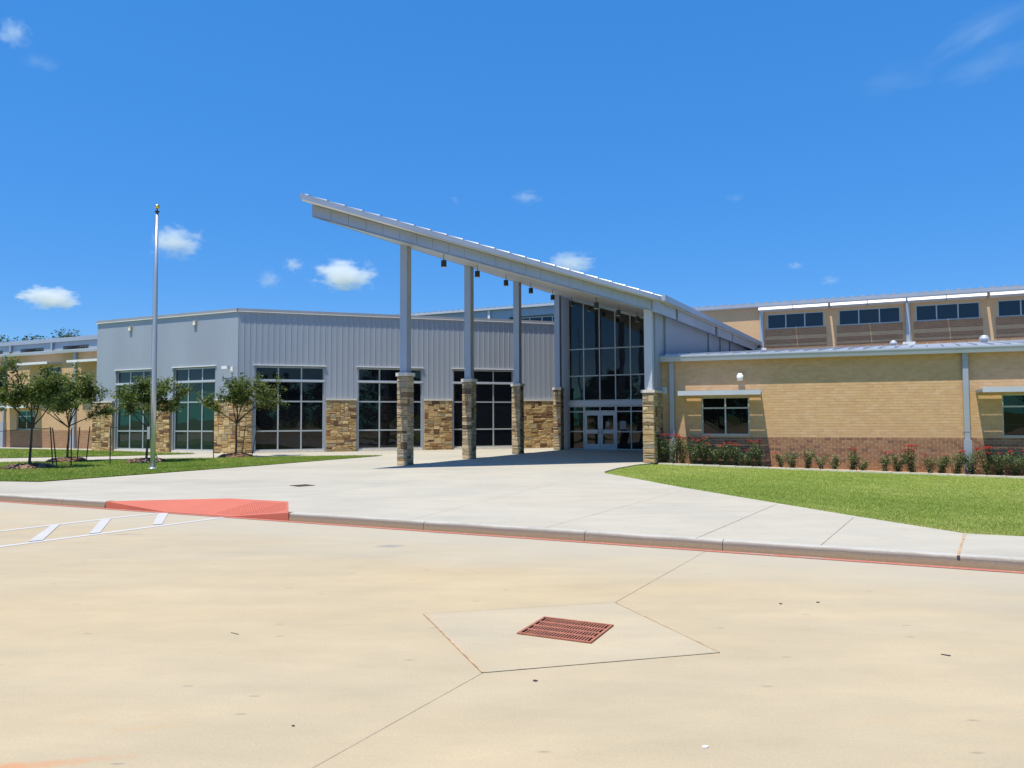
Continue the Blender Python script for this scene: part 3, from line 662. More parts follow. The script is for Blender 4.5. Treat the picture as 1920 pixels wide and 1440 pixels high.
def wall_box_light(label, s, z):
    p = Vector((-14.154, 38.802, 0)) + E1 * s - E2 * (-0.133)
    o = root('wall_light', label, 'wall light', (p.x, p.y, z), -A, 'box lights high on the grey hall')
    part('housing', G().prism([(-0.10, -0.11), (0.10, -0.11), (0.12, 0.0), (-0.12, 0.0)], -0.14, 0.12), 'lamp_yellow', o)
    part('lens', G().box(-0.085, 0.085, -0.118, -0.108, -0.12, 0.03), 'lamp_lens', o)
wall_box_light('small beige box light high on the grey hall, nearer its far left end', -8.15, 7.02)
wall_box_light('small beige box light high on the grey hall, nearer its corner', -3.1, 7.04)
p = Vector((-14.154, 38.802, 0)) + E1 * -0.55 + E2 * 0.133
sc_ = root('security_camera', 'white security camera on a bracket beside the corner of the grey hall', 'camera', (p.x, p.y, 4.52), -A)
part('bracket', G().tube((0.12, 0, -0.1), (0.12, -0.2, -0.1), 0.03, 0.03).tube((0.12, -0.2, -0.1), (0.02, -0.25, 0.02), 0.03, 0.03).box(0.05, 0.19, -0.03, 0.0, -0.2, 0.1), 'plastic_white', sc_)
part('housing', G().prism([(-0.30, -0.33), (-0.30, -0.20), (0.12, -0.18), (0.12, -0.34)], -0.03, 0.12), 'plastic_white', sc_)
part('lens', G().tube((-0.30, -0.265, 0.04), (-0.315, -0.268, 0.04), 0.045, 0.045), 'black', sc_)

# ================================================================== ENTRANCE CANOPY
C1 = (-3.97, 28.19)                                       # foot of the first column; s runs right, t runs into the building
CP = lambda s, t: site(C1, s, t)
sof = lambda s, t: 8.35 - 0.31 * s + 0.0238 * t
Tp = (-0.5, -4.61); Rp = (8.20, 4.38)
can = root('entrance_canopy', 'tall grey metal entrance roof slanting up to a sharp tip above the columns', 'canopy', (*C1, 0), -A)
dv = Vector((Rp[0] - Tp[0], Rp[1] - Tp[1])); dl = dv.length; du = dv / dl; dn = Vector((du.y, -du.x))     # outwards from the slanting front edge
part('soffit', G().prism([Tp, Rp, (8.20, 15.6), (-0.5, 15.6)], sof, lambda x, y: sof(x, y) + 0.04), 'soffit', can)
n = 22
for i in range(n):
    a = Vector(Tp) + dv * (i / n); b = Vector(Tp) + dv * ((i + 1) / n); a = a + du * 0.004; b = b - du * 0.004
    q = [tuple(a), tuple(b), tuple(b - dn * 0.05), tuple(a - dn * 0.05)]
    part('fascia_panel', G().prism(q, lambda x, y: sof(x, y) - 0.012, lambda x, y: sof(x, y) + 0.40), 'canopy_metal', can)
n = 34
for i in range(n):
    y0 = Tp[1] + (15.6 - Tp[1]) * i / n + 0.004; y1 = Tp[1] + (15.6 - Tp[1]) * (i + 1) / n - 0.004
    part('fascia_panel', G().prism([(-0.55, y0), (-0.502, y0), (-0.502, y1), (-0.55, y1)], lambda x, y: sof(x, y) - 0.012, lambda x, y: sof(x, y) + 0.40), 'canopy_metal', can)
# roof slab overhanging the fascia; its underside is a cream ledge
OV = 0.28
def front_at(s, off):                                     # t of the front edge moved outwards by off
    p = Vector(Tp) + dn * off; return p.y + (s - p.x) * du.y / du.x
sl_, sr_ = -0.60, 8.68
rp = [(sl_, front_at(sl_, OV)), (sr_, front_at(sr_, OV)), (sr_, 34.0), (sl_, 34.0)]
part('ledge', G().prism([(x + (0.05 if x < 0 else -0.05), y + (0.03 if y < 20 else 0)) for x, y in rp], lambda x, y: sof(x, y) + 0.41, lambda x, y: sof(x, y) + 0.46), 'cream_ledge', can)
part('roof_edge', G().prism(rp, lambda x, y: sof(x, y) + 0.462, lambda x, y: sof(x, y) + 0.64), 'canopy_metal', can)
k = 0; t_ = front_at(sl_, OV) + 0.25
while t_ < 33.5:
    # a roof rib runs down the slope from the left edge to the front or the right edge
    s1 = sr_ - 0.06
    tf = lambda s: front_at(s, OV)
    if t_ < tf(sr_) + 0.05: s1 = sl_ + (t_ - 0.06 - front_at(sl_, OV)) * du.x / du.y
    if s1 - sl_ > 0.12:
        zt_ = lambda x, y: sof(x, y) + 0.64
        g = G(); vs = []
        for x in (sl_ + 0.03, s1):
            vs += [(x, t_ - 0.075, zt_(x, t_) - 0.01), (x, t_ + 0.075, zt_(x, t_) - 0.01), (x, t_ + 0.055, zt_(x, t_) + 0.032), (x, t_ - 0.055, zt_(x, t_) + 0.032)]
        g.add(vs, [(0, 1, 2, 3), (7, 6, 5, 4), (0, 4, 5, 1), (1, 5, 6, 2), (2, 6, 7, 3), (3, 7, 4, 0)])
        part('roof_rib', g, 'roof_metal', can)
    t_ += 0.41

# columns: stone piers carrying grey steel shafts
def stone_column(t, label):
    x, y = CP(0, t); c = root('canopy_column', label, 'column', (x, y, PZ), -A, 'stone and steel columns under the canopy')
    H = 3.42; hw = 0.225
    part('core', G().box(-hw + 0.03, hw - 0.03, -hw + 0.03, hw - 0.03, -0.2, H), 'mortar_stone', c)
    r = random.Random(int(t * 10) + 5); back = G()
    for side in range(4):
        a = side * math.pi / 2
        for x0, z0, w_, h_ in ashlar(-hw + (0.0 if side % 2 == 0 else 0.012), hw - (0.0 if side % 2 == 0 else 0.012), 0.0, H - 0.14, r, 0.09, 0.085, 0.010):
            vs, fs = stone_piece(w_, h_, r, 0.035)
            if side in (0, 1):
                part('stone', G().add(vs, fs), 'stone_grey', c, loc=(math.cos(a) * x0 + math.sin(a) * (hw - 0.03), math.sin(a) * x0 - math.cos(a) * (hw - 0.03), z0), rz=a)
            else:
                back.add([(math.cos(a) * (x0 + p) + math.sin(a) * (hw - 0.03 - q), math.sin(a) * (x0 + p) - math.cos(a) * (hw - 0.03 - q), z0 + s) for p, q, s in vs], fs, r.random())
    part('stone_infill', back, 'stone_grey', c, tint=True, kind='stuff')
    part('cap', G().prism([(-hw - .035, -hw - .035), (hw + .035, -hw - .035), (hw + .035, hw + .035), (-hw - .035, hw + .035)], H - 0.13, H + 0.0), 'limestone', c)
    tp = sof(0, t) - PZ; q = 0.15
    part('shaft', G().prism([(-q, -q), (q, -q), (q, q), (-q, q)], H + 0.002, lambda X, Y: sof(X, t + Y) - PZ - 0.002), 'canopy_metal', c)
    part('base_plate', G().box(-0.19, 0.19, -0.19, 0.19, H + 0.001, H + 0.025), 'canopy_metal', c)
for t, lb in ((0.0, 'nearest and tallest looking stone based column, under the canopy tip'), (4.9, 'second stone based column from the canopy tip'),
              (9.8, 'third stone based column from the canopy tip'), (15.05, 'farthest stone based column, beside the tall lobby glazing')): stone_column(t, lb)

# pier at the right end of the canopy
px, py = CP(7.98, 4.72)
pr_ = root('stone_pier', 'deep stone pier with pale cap at the right end of the canopy beside the roses', 'pier', (px, py, PZ), -A)
H = 2.66; hx, y0, y1 = 0.22, -0.22, 1.15
part('core', G().box(-hx + .03, hx - .03, y0 + .03, y1 - .03, -0.3, H), 'mortar_stone', pr_)
r = random.Random(77)
for x0, z0, w_, h_ in ashlar(-hx, hx, 0, H, r, 0.10, 0.09, 0.010):
    vs, fs = stone_piece(w_, h_, r, 0.035); part('stone', G().add(vs, fs), 'stone_grey', pr_, loc=(x0, y0 + .03, z0))
for x0, z0, w_, h_ in ashlar(y0 + 0.012, y1, 0, H, r, 0.10, 0.09, 0.010):
    vs, fs = stone_piece(w_, h_, r, 0.035); part('stone', G().add(vs, fs), 'stone_grey', pr_, loc=(hx - .03, x0, z0), rz=math.pi / 2)
bk = G()
for x0, z0, w_, h_ in ashlar(-y1, -y0, 0, H, r, 0.10, 0.09, 0.010):
    vs, fs = stone_piece(w_, h_, r, 0.035); bk.add([(-hx + .03 + q, -(x0 + p), z0 + s) for p, q, s in vs], fs, r.random())
part('stone_infill', bk, 'stone_grey', pr_, tint=True, kind='stuff')
part('cap', G().box(-hx - .05, hx + .05, y0 - .05, y1 + .05, H + .002, H + 0.11), 'limestone', pr_)
part('shaft', G().prism([(-0.15, -0.15), (0.15, -0.15), (0.15, 0.15), (-0.15, 0.15)], H + 0.112, lambda X, Y: sof(7.98 + X, 4.72 + Y) - PZ - 0.002), 'metal_light', pr_)

# pendant lamps
def pendant(s, t, label):
    x, y = CP(s, t); zt = sof(s, t); o = root('pendant_lamp', label, 'lamp', (x, y, zt - 0.46), -A, 'black cylinder lamps hanging from the canopy')
    part('stem', G().tube((0, 0, 0.20), (0, 0, 0.46), 0.012, 0.012, 8), 'black', o)
    part('shade', G().lathe([(0.085, 0.0), (0.098, 0.0), (0.098, 0.235), (0.03, 0.24)], 20), 'black', o)
    part('diffuser', G().lathe([(0.01, -0.006), (0.084, -0.006), (0.084, 0.008), (0.01, 0.008)], 20), 'lamp_lens', o)
row = ['nearest the canopy tip', 'second from the canopy tip', 'third from the canopy tip', 'fourth from the canopy tip', 'fifth from the canopy tip', 'sixth from the canopy tip', 'seventh and farthest from the tip']
for i, wd in enumerate(row): pendant(2.0, -0.57 + i * 2.52, 'black cylinder lamp in the column side row, ' + wd)
for i, wd in enumerate(('foremost', 'middle one', 'last one beside the pier')): pendant(6.0, 4.33 + i * 2.82, 'black cylinder lamp in the short row near the pier, ' + wd)

# ================================================================== LOBBY
lob = root('entrance_lobby', 'tall glazed lobby with double doors and grey metal side wall behind the canopy', 'building', (4.81, 41.46, 0), -A)
LS, LT = 2.156, 15.765
fs_ = lambda x, y: sof(x + LS, y + LT)
XS = [-1.83, -0.92, 0.0, 0.90, 1.75, 2.65, 3.55, 4.45, 5.35, 5.94]
window(lob, XS, [2.81, 4.20, 5.72], 0.0, 'glass_lobby', 0.062, depth=0.12)
g = G()
for i, x in enumerate(XS):
    a, b = (x, x + .062) if i == 0 else ((x - .062, x) if i == len(XS) - 1 else (x - .031, x + .031))
    g.prism([(a, 0.0), (b, 0.0), (b, 0.115), (a, 0.115)], 5.722, lambda X, Y: fs_(X, Y) - 0.03)
g.prism([(XS[0], 0.004), (XS[-1], 0.004), (XS[-1], 0.11), (XS[0], 0.11)], lambda X, Y: fs_(X, Y) - 0.12, lambda X, Y: fs_(X, Y) - 0.002)
tw = part('window', g, 'frame', lob)
for i in range(len(XS) - 1):
    part('pane', G().prism([(XS[i] + .025, 0.035), (XS[i + 1] - .025, 0.035), (XS[i + 1] - .025, 0.055), (XS[i] + .025, 0.055)], 5.71, lambda X, Y: fs_(X, Y) - 0.10), 'glass_lobby', tw)
part('header_beam', G().box(-1.83, 5.94, -0.06, 0.14, 2.545, 2.805), 'metal_light', lob)
window(lob, [-1.83, -0.92], [PZ + .005, 1.13, 2.22, 2.54], 0.0, 'glass', 0.062, depth=0.12)
window(lob, XS[3:], [PZ + .005, 1.13, 2.22, 2.54], 0.0, 'glass', 0.062, depth=0.12)
window(lob, [-0.92, 0.0, 0.90], [2.22, 2.54], 0.0, 'glass', 0.062, depth=0.12)
for sg_, x0, x1 in ((-1, -0.905, -0.008), (1, 0.008, 0.885)):
    z0, z1 = PZ + 0.012, 2.215; g = G(); yb = 0.02
    g.box(x0, x0 + 0.135, yb, yb + .05, z0, z1).box(x1 - 0.135, x1, yb, yb + .05, z0, z1)
    for a, b in ((z0, z0 + 0.30), (1.02, 1.24), (z1 - 0.20, z1)): g.box(x0 + 0.135, x1 - 0.135, yb + .002, yb + .048, a, b)
    d = part('door', g, 'door_paint', lob)
    part('pane', G().box(x0 + 0.125, x1 - 0.125, yb + .02, yb + .032, z0 + 0.29, 1.03), 'glass', d)
    part('pane', G().box(x0 + 0.125, x1 - 0.125, yb + .02, yb + .032, 1.23, z1 - 0.19), 'glass', d)
    hx_ = (x1 - 0.09) if sg_ < 0 else (x0 + 0.09)
    part('handle', G().tube((hx_, yb - .06, 0.98), (hx_, yb - .06, 1.26), 0.014, 0.014).tube((hx_, yb - .06, 1.0), (hx_, yb, 1.0), 0.01, 0.01).tube((hx_, yb - .06, 1.24), (hx_, yb, 1.24), 0.01, 0.01), 'black', d)
part('jamb', G().prism([(-2.62, -0.02), (-1.832, -0.02), (-1.832, 0.3), (-2.62, 0.3)], 0.0, lambda X, Y: fs_(X, Y) - 0.002), 'metal_wall', lob)
part('threshold', G().box(-0.95, 0.93, -0.10, 0.14, PZ + .001, PZ + .012), 'frame', lob)
# side walls
yR0 = 4.92 - LT
part('side_wall', G().prism([(5.95, yR0), (6.03, yR0), (6.03, 18.4), (5.95, 18.4)], 2.93, lambda X, Y: fs_(X, Y) - 0.002), 'metal_wall', lob)
part('side_wall', G().box(5.95, 6.03, 5.9 - LT, 18.4, -0.3, 2.928), 'metal_wall', lob)
part('side_wall', G().prism([(-2.656, 0.31), (-2.58, 0.31), (-2.58, 18.4), (-2.656, 18.4)], 0.0, lambda X, Y: fs_(X, Y) - 0.002), 'metal_wall', lob)
for a, b in ((4.42, 6.9), (7.25, 15.2), (15.9, 20.2), (20.5, 33.9)):
    part('eave_beam', G().prism([(6.045, a - LT), (6.36, a - LT), (6.36, b - LT), (6.045, b - LT)], lambda X, Y: fs_(X, Y) - 0.03, lambda X, Y: fs_(X, Y) + 0.405), 'canopy_metal', lob)
part('gutter', G().prism([(6.525, 4.0 - LT), (6.66, 4.0 - LT), (6.66, 18.2), (6.525, 18.2)], lambda X, Y: fs_(6.5, Y) + 0.44, lambda X, Y: fs_(6.5, Y) + 0.655), 'canopy_metal', lob)
for t_ in (6.25, 15.0, 18.2, 21.2):
    part('downpipe', G().box(6.035, 6.10, t_ - LT - .035, t_ - LT + .035, 4.2, fs_(6, t_ - LT) - 0.03), 'coping', lob)
def notice(name, label, x, z, w_, h_):
    p = Vector((4.81, 41.46, 0)) + E1 * x + E2 * 0.03
    o = part(name, G().box(-w_ / 2, w_ / 2, 0, 0.003, -h_ / 2, h_ / 2), 'paper', None, (p.x, p.y, z), -A); tag(o, label, 'notice')
notice('paper_notice', 'pale paper notice taped to the glass right of the entrance doors', 1.28, 1.48, 0.34, 0.46)
notice('paper_notice', 'small paper note taped inside the right hand entrance door glass', 0.42, 1.55, 0.20, 0.26)

# ================================================================== BRICK WING (right)
bw = root('brick_wing', 'single storey tan brick wing with brown brick base right of the entrance', 'building', (BW0.x, BW0.y, 0), BA)
XE = 22.0
wins = [(1.68, 3.45, 1.17, 2.64), (11.70, 13.47, 1.13, 2.60)]
SPL = 1.10
part('wall', wall_sheet(-0.08, XE, SPL, 4.10, wins, 0.0, 0.25), 'mortar_tan', bw)
part('base_wall', wall_sheet(-0.08, XE, -0.6, SPL - 0.001, [], 0.0, 0.25), 'mortar_brick', bw)
BWD, BHT, J = 0.245, 0.100, 0.010
def brick_rows(z0, nrow, x0, x1, holes, down=False):
    out = []
    for j in range(nrow):
        z = z0 - (j + 1) * BHT if down else z0 + j * BHT
        x = x0 - (BWD / 2 if j % 2 else 0)
        while x < x1:
            a, b = max(x, x0) + J / 2, min(x + BWD, x1) - J / 2
            segs = [(a, b)]
            for h0, h1, c0, c1 in holes:
                if z + BHT > c0 + 0.02 and z < c1 - 0.02:
                    segs = [s for p, q in segs for s in ((p, min(q, h0 - .004)), (max(p, h1 + .004), q)) if s[1] - s[0] > 0.03]
            out += [(p, q, z + J / 2, z + BHT - J / 2, j) for p, q in segs if q - p > 0.03]
            x += BWD
    return out
rb = random.Random(31); cnt = 0
g = G(); full = None
for a, b, c, d, j in brick_rows(SPL, 15, -0.08, XE, [], True):
    if 0 <= j < 6 and a < 12.3 and cnt < 300 and b - a > 0.2:
        if full is None: full = mesh_of('brick', G().box(0, BWD - J - .002, -0.006, 0.01, 0, BHT - J - .003)); full.materials.append(M['brick_red'])
        o = bpy.data.objects.new('brick', full); col.objects.link(o); o.parent = bw; o.location = (a, rb.uniform(-.0015, .0015), c); cnt += 1
    else: g.box(a, b - .002, -0.006 + rb.uniform(-.001, .001), 0.01, c, d - .003, rb.random())
part('brick_infill', g, 'brick_red', bw, tint=True, kind='stuff')
g = G()
for a, b, c, d, j in brick_rows(SPL, 30, -0.08, XE, wins): g.box(a, b, -0.0035 + rb.uniform(-.001, .001), 0.01, c, d, rb.random())
part('brick_infill', g, 'brick_tan', bw, tint=True, kind='stuff')
for a, b, c, d in wins:
    window(bw, [a, (a + b) / 2, b], [c, d - 0.43, d], 0.07, 'glass', 0.055, depth=0.1)
# sun shades of boards with gaps
def sun_shade(parent, x0, x1, z):
    aw = part('awning', G().box(x0, x0 + .05, -0.99, 0.0, z - 0.02, z + 0.07).box(x1 - .05, x1, -0.99, 0.0, z - 0.02, z + 0.07).box(x0 + .05, x1 - .05, -0.05, 0.0, z + 0.02, z + 0.07), 'metal_trim', parent)
    for k in range(5):
        y = -0.088 - k * 0.181
        part('slat', G().box(x0 + .051, x1 - .051, y - 0.163, y, z + 0.01, z + 0.035), 'metal_light', aw)
    part('front_board', G().box(x0, x1, -1.03, -0.991, z - 0.04, z + 0.135), 'metal_light', aw)
sun_shade(bw, 0.92, 3.90, 2.72); sun_shade(bw, 10.93, 14.3, 2.68)
# gutter, eave board
part('eave_board', G().box(-0.10, XE, -0.285, 0.0, 4.06, 4.102), 'metal_light', bw)
part('gutter', G().extrude([(-0.30, 4.03), (-0.20, 4.03), (-0.20, 4.23), (-0.335, 4.23), (-0.335, 4.20), (-0.315, 4.13)], -0.12, XE), 'metal_trim', bw)
part('roof_trim', G().box(-0.12, XE, -0.30, 0.0, 4.232, 4.27), 'metal_light', bw)
for x in (0.57, 10.62):
    d = part('downspout', G().box(x - 0.085, x + 0.085, -0.13, -0.03, 0.95, 4.06), 'metal_trim', bw)
    for z in (3.78, 1.30): part('strap', G().box(x - 0.10, x + 0.10, -0.137, -0.012, z, z + 0.03), 'coping', d)
    part('boot', G().prism([(x - 0.125, -0.16), (x + 0.125, -0.16), (x + 0.125, -0.015), (x - 0.125, -0.015)], -0.3, 1.03), 'metal_trim', d)
# low sloping roof up to the clerestory
RZ = 6.46
b_in = Matrix.Rotation(-BA, 4, 'Z') @ Matrix.Translation(-BW0)
CL0 = Vector((17.2, 52.0, 0))
tolo = lambda p: tuple((b_in @ Vector((p[0], p[1], 0)))[:2])
fl = (-0.12, -0.30); fr2 = (XE, -0.30); bl = tolo(CL0 - E1 * 0.6); br2 = tolo(CL0 + E1 * 24)
part('roof', G().add([(*fl, 4.272), (*fr2, 4.272), (*br2, RZ), (*bl, RZ)], [(0, 1, 2), (0, 2, 3)]), 'roof_metal', bw)
NR_ = 44
for i in range(NR_ + 1):
    f = i / NR_; p = Vector((fl[0] + (fr2[0] - fl[0]) * f, fl[1] + 0.02, 4.275)); q = Vector((bl[0] + (br2[0] - bl[0]) * f, bl[1] + (br2[1] - bl[1]) * f - .05, RZ + .003))
    n_ = Vector((0.035, 0, 0)); h_ = Vector((0, 0, 0.055))
    part('roof_rib', G().add([p - n_, p + n_, p + n_ * .6 + h_, p - n_ * .6 + h_, q - n_, q + n_, q + n_ * .6 + h_, q - n_ * .6 + h_], [(0, 1, 2, 3), (0, 4, 5, 1), (1, 5, 6, 2), (2, 6, 7, 3), (3, 7, 4, 0)]), 'roof_metal', bw)
def on_wing_roof(x, y):
    f = 0.5
    k = (y - fl[1]) / ((bl[1] + br2[1]) / 2 - fl[1]); return 4.272 + (RZ - 4.272) * k
def roof_vent(x, y, sc, label):
    p = BW0 + BE * x - BN * y; o = root('roof_vent', label, 'roof vent', (p.x, p.y, on_wing_roof(x, y) - 0.05), BA, 'round roof vents on the brick wing')
    part('neck', G().lathe([(0.14 * sc, 0), (0.14 * sc, 0.26 * sc)], 20), 'metal_light', o, smooth=False)
    part('hood', G().lathe([(0.20 * sc, 0.20 * sc), (0.21 * sc, 0.26 * sc), (0.205 * sc, 0.30 * sc), (0.15 * sc, 0.36 * sc), (0.15 * sc, 0.39 * sc), (0.08 * sc, 0.43 * sc), (0.01, 0.44 * sc)], 20), 'metal_light', o, smooth=True)
roof_vent(9.38, 8.0, 0.75, 'smaller round metal roof vent in front of the clerestory'); roof_vent(12.95, 8.0, 0.95, 'larger round metal roof vent near the right edge of the roof')

p = BW0 + BE * 3.14
wl = root('wall_lantern', 'white cylindrical wall lantern above the first brick wing window', 'wall light', (p.x, p.y, 3.24), BA)
part('back_plate', G().box(-0.08, 0.08, -0.04, -0.009, 0.02, 0.26), 'plastic_white', wl)
part('shade', G().lathe([(0.075, 0.0), (0.115, 0.02), (0.125, 0.20), (0.09, 0.215), (0.085, 0.27), (0.03, 0.29)], 20, (0, -0.15, 0)), 'plastic_white', wl, smooth=True)
p = BW0 + BE * 0.24
wp = root('wall_plate', 'small square pale metal plate on the brick beside the first downspout', 'wall plate', (p.x, p.y, 2.92), BA)
part('plate', G().box(-0.125, 0.125, -0.03, -0.009, -0.13, 0.13), 'plastic_white', wp)
part('cover', G().box(-0.10, 0.10, -0.038, -0.029, -0.105, 0.105), 'metal_light', wp)

# ================================================================== CLERESTORY behind the brick wing
cl = root('clerestory_block', 'upper brick storey with long band windows rising behind the brick wing', 'building', (17.2, 52.0, 0), -A)
cw = [(0.40, 4.03), (4.92, 8.57), (9.42, 12.94), (13.85, 17.45), (18.4, 22.0)]
part('wall', wall_sheet(-10, 26, 5.6, 9.46, [(a, b, 7.92, 8.95) for a, b in cw], 0.0, 0.2), 'wall_tan', cl)
for a, b in cw:
    window(cl, [a, a + (b - a) / 3, a + 2 * (b - a) / 3, b], [7.92, 8.95], 0.06, 'glass_blue', 0.07)
    for z0, z1, mt in ((6.3, 6.72, 'wall_red'), (6.725, 6.86, 'wall_band'), (6.865, 7.16, 'wall_red'), (7.165, 7.42, 'wall_band'), (7.425, 7.90, 'wall_red'), (9.20, 9.45, 'wall_red')):
        part('brick_band', G().box(a - 0.12, b + 0.12, -0.02 if mt == 'wall_red' else -0.035, 0.01, z0, z1), mt, cl)
    for q in range(2):
        c0 = a - 0.45 + q * ((b - a + 0.75) / 2 + 0.02); c1 = c0 + (b - a + 0.75) / 2 - 0.02
        aw = part('awning', G().extrude([(-0.02, 9.10), (-0.70, 9.20), (-0.72, 9.34), (-0.70, 9.36), (-0.02, 9.22)], c0, c1), 'metal_light', cl)
        part('front_blade', G().extrude([(-0.722, 9.33), (-0.742, 9.33), (-0.86, 9.17), (-0.84, 9.16)], c0, c1), 'metal_white', aw)
for x in (0.06, 8.98, 17.9):
    d = part('downspout', G().box(x - 0.12, x + 0.12, -0.17, -0.01, 6.3, 9.47), 'metal_trim', cl)
    part('splash_block', G().prism([(x - 0.35, -0.75), (x + 0.35, -0.75), (x + 0.2, -0.18), (x - 0.2, -0.18)], RZ - 0.18, RZ + 0.12), 'metal_white', d)
part('eave_fascia', G().extrude([(0.0, 9.44), (-0.22, 9.44), (-0.30, 9.50), (-0.30, 9.72), (0.0, 9.74)], -10, 26), 'metal_trim', cl)
part('roof', G().add([(-10, -0.3, 9.725), (26, -0.3, 9.725), (26, 16, 11.4), (-10, 16, 11.4)], [(0, 1, 2, 3)]), 'roof_metal', cl)
for i in range(60): part('roof_rib', G().box(-9.9 + i * 0.6, -9.7 + i * 0.6, -0.28, 0.5, 9.70, 9.80), 'roof_metal', cl)

# ================================================================== METAL CLERESTORY behind the grey hall
rm = root('rear_metal_block', 'pale metal upper storey seen between the columns behind the grey hall', 'building', (3.0, 64.0, 0), -A)
part('wall', wall_sheet(-19, 3, 4, 11.42, [(-3.56, 2.4, 9.6, 10.72)], 0.0, 0.5), 'metal_trim', rm)
window(rm, [-3.0, -1.77, -0.62, 0.36, 1.4, 2.38], [9.62, 10.66], 0.35, 'glass_blue', 0.10)
part('eave_fascia', G().box(-19.2, 3, -0.3, 0.2, 11.425, 11.62), 'metal_light', rm)
part('roof', G().add([(-19.2, -0.3, 11.625), (3, -0.3, 11.625), (3, 18, 12.0), (-19.2, 18, 12.0)], [(0, 1, 2, 3)]), 'roof_metal', rm)
for i in range(37): part('roof_rib', G().box(-19.0 + i * 0.6, -18.75 + i * 0.6, -0.28, 0.6, 11.60, 11.70), 'roof_metal', rm)
part('downspout', G().box(-5.6, -5.38, -0.15, -0.01, 8.5, 11.42), 'metal_white', rm)

# ================================================================== FAR BRICK WING (left)
fw_ = root('far_brick_wing', 'two level tan brick wing with metal top storey at the far left', 'building', (-25.34, 45.76, 0), -A)
lw = [(-7.40, -5.52, 1.32, 2.55), (-4.60, -3.10, 4.25, 5.28), (-9.9, -8.95, 4.25, 5.28), (-12.5, -10.6, 1.32, 2.55)]
part('wall', wall_sheet(-26, 2.0, 1.28, 6.06, lw, 0.0, 0.2), 'wall_tan', fw_)
part('base_wall', wall_sheet(-26, 2.0, -0.5, 1.279, [], -0.012, 0.2), 'wall_red', fw_)
for a, b, c, d in lw: window(fw_, [a, (a + b) / 2, b], [c, d - 0.38, d], 0.06, 'glass', 0.06)
for a, b, z in ((-6.2, -3.0, 5.40), (-1.15, 1.8, 5.40), (-11.0, -8.7, 5.40), (-8.2, -4.9, 2.72)):
    aw = part('awning', G().box(a, b, -0.9, 0.0, z, z + 0.05), 'metal_light', fw_); part('front_board', G().box(a, b, -0.94, -0.901, z - 0.04, z + 0.10), 'metal_white', aw)
part('gutter', G().extrude([(-0.30, 6.05), (0.0, 6.05), (0.0, 6.24), (-0.33, 6.24), (-0.33, 6.20)], -26, 2.0), 'metal_light', fw_)
for x in (-1.58, -8.65):
    d = part('downspout', G().box(x - 0.10, x + 0.10, -0.15, -0.013, 1.0, 6.05), 'metal_trim', fw_); part('boot', G().box(x - 0.17, x + 0.17, -0.2, -0.014, 0.1, 1.8 if x < -5 else 1.0), 'metal_trim', d)
part('path_slab', G().box(-26, 2.0, -1.2, -0.02, -0.2, PZ + 0.03), 'plaza', fw_)
part('roof', G().add([(-26, -0.3, 6.242), (2, -0.3, 6.242), (2, 5, 6.75), (-26, 5, 6.75)], [(0, 1, 2, 3)]), 'roof_metal', fw_)
uw = [(-10.45 + 2.17 - 0.0, -7.63 + 2.17), (-15.45 + 2.17, -12.66 + 2.17), (-20.6 + 2.17, -17.8 + 2.17)]
DX = 0.0
uw = [(-10.45, -7.63), (-15.45, -12.66), (-20.4, -17.6)]
part('upper_wall', wall_sheet(-30, 2.0, 6.2, 7.60, [(a, b, 6.82, 7.30) for a, b in uw], 5.0, 0.9), 'metal_trim', fw_)
for a, b in uw: window(fw_, [a + 1.0, a + 1.65, a + 2.3, b], [6.83, 7.29], 5.6, 'glass', 0.06)
part('upper_fascia', G().box(-30, 2.0, 4.85, 5.9, 7.602, 7.90), 'metal_trim', fw_)
for x in (-16.5, -11.57): part('upper_downspout', G().box(x - 0.08, x + 0.08, 4.86, 4.99, 6.7, 7.6), 'metal_trim', fw_)

# ================================================================== FLAGPOLE
fp = root('flagpole', 'tall bare silver flagpole with gold ball on the left lawn', 'flagpole', (-12.49, 26.4, PZ))
part('pole', G().lathe([(0.085, 0.0), (0.083, 3.0), (0.066, 6.5), (0.047, 9.02)], 20), 'pole_metal', fp, smooth=True)
part('truck', G().lathe([(0.05, 9.02), (0.075, 9.03), (0.075, 9.07), (0.02, 9.10), (0.015, 9.16)], 16), 'black', fp, smooth=False)
part('ball', G().lathe([(0.002 + 0.085 * math.sin(math.pi * i / 12), 9.23 - 0.085 * math.cos(math.pi * i / 12)) for i in range(13)], 18), 'gold', fp, smooth=True)
part('collar', G().lathe([(0.17, 0.0), (0.165, 0.04), (0.10, 0.07), (0.088, 0.075)], 20), 'pole_metal', fp, smooth=True)
part('cleat_box', G().box(-0.17, -0.075, -0.09, 0.05, 1.05, 1.48), 'pole_metal', fp)
g = G()
for k in range(14): g.tube((-0.10 + 0.003 * k, -0.06, 1.5 + k * 0.53), (-0.10 + 0.003 * (k + 1), -0.06, 1.5 + (k + 1) * 0.53), 0.006, 0.006, 5)
part('halyard', g, 'coping', fp)

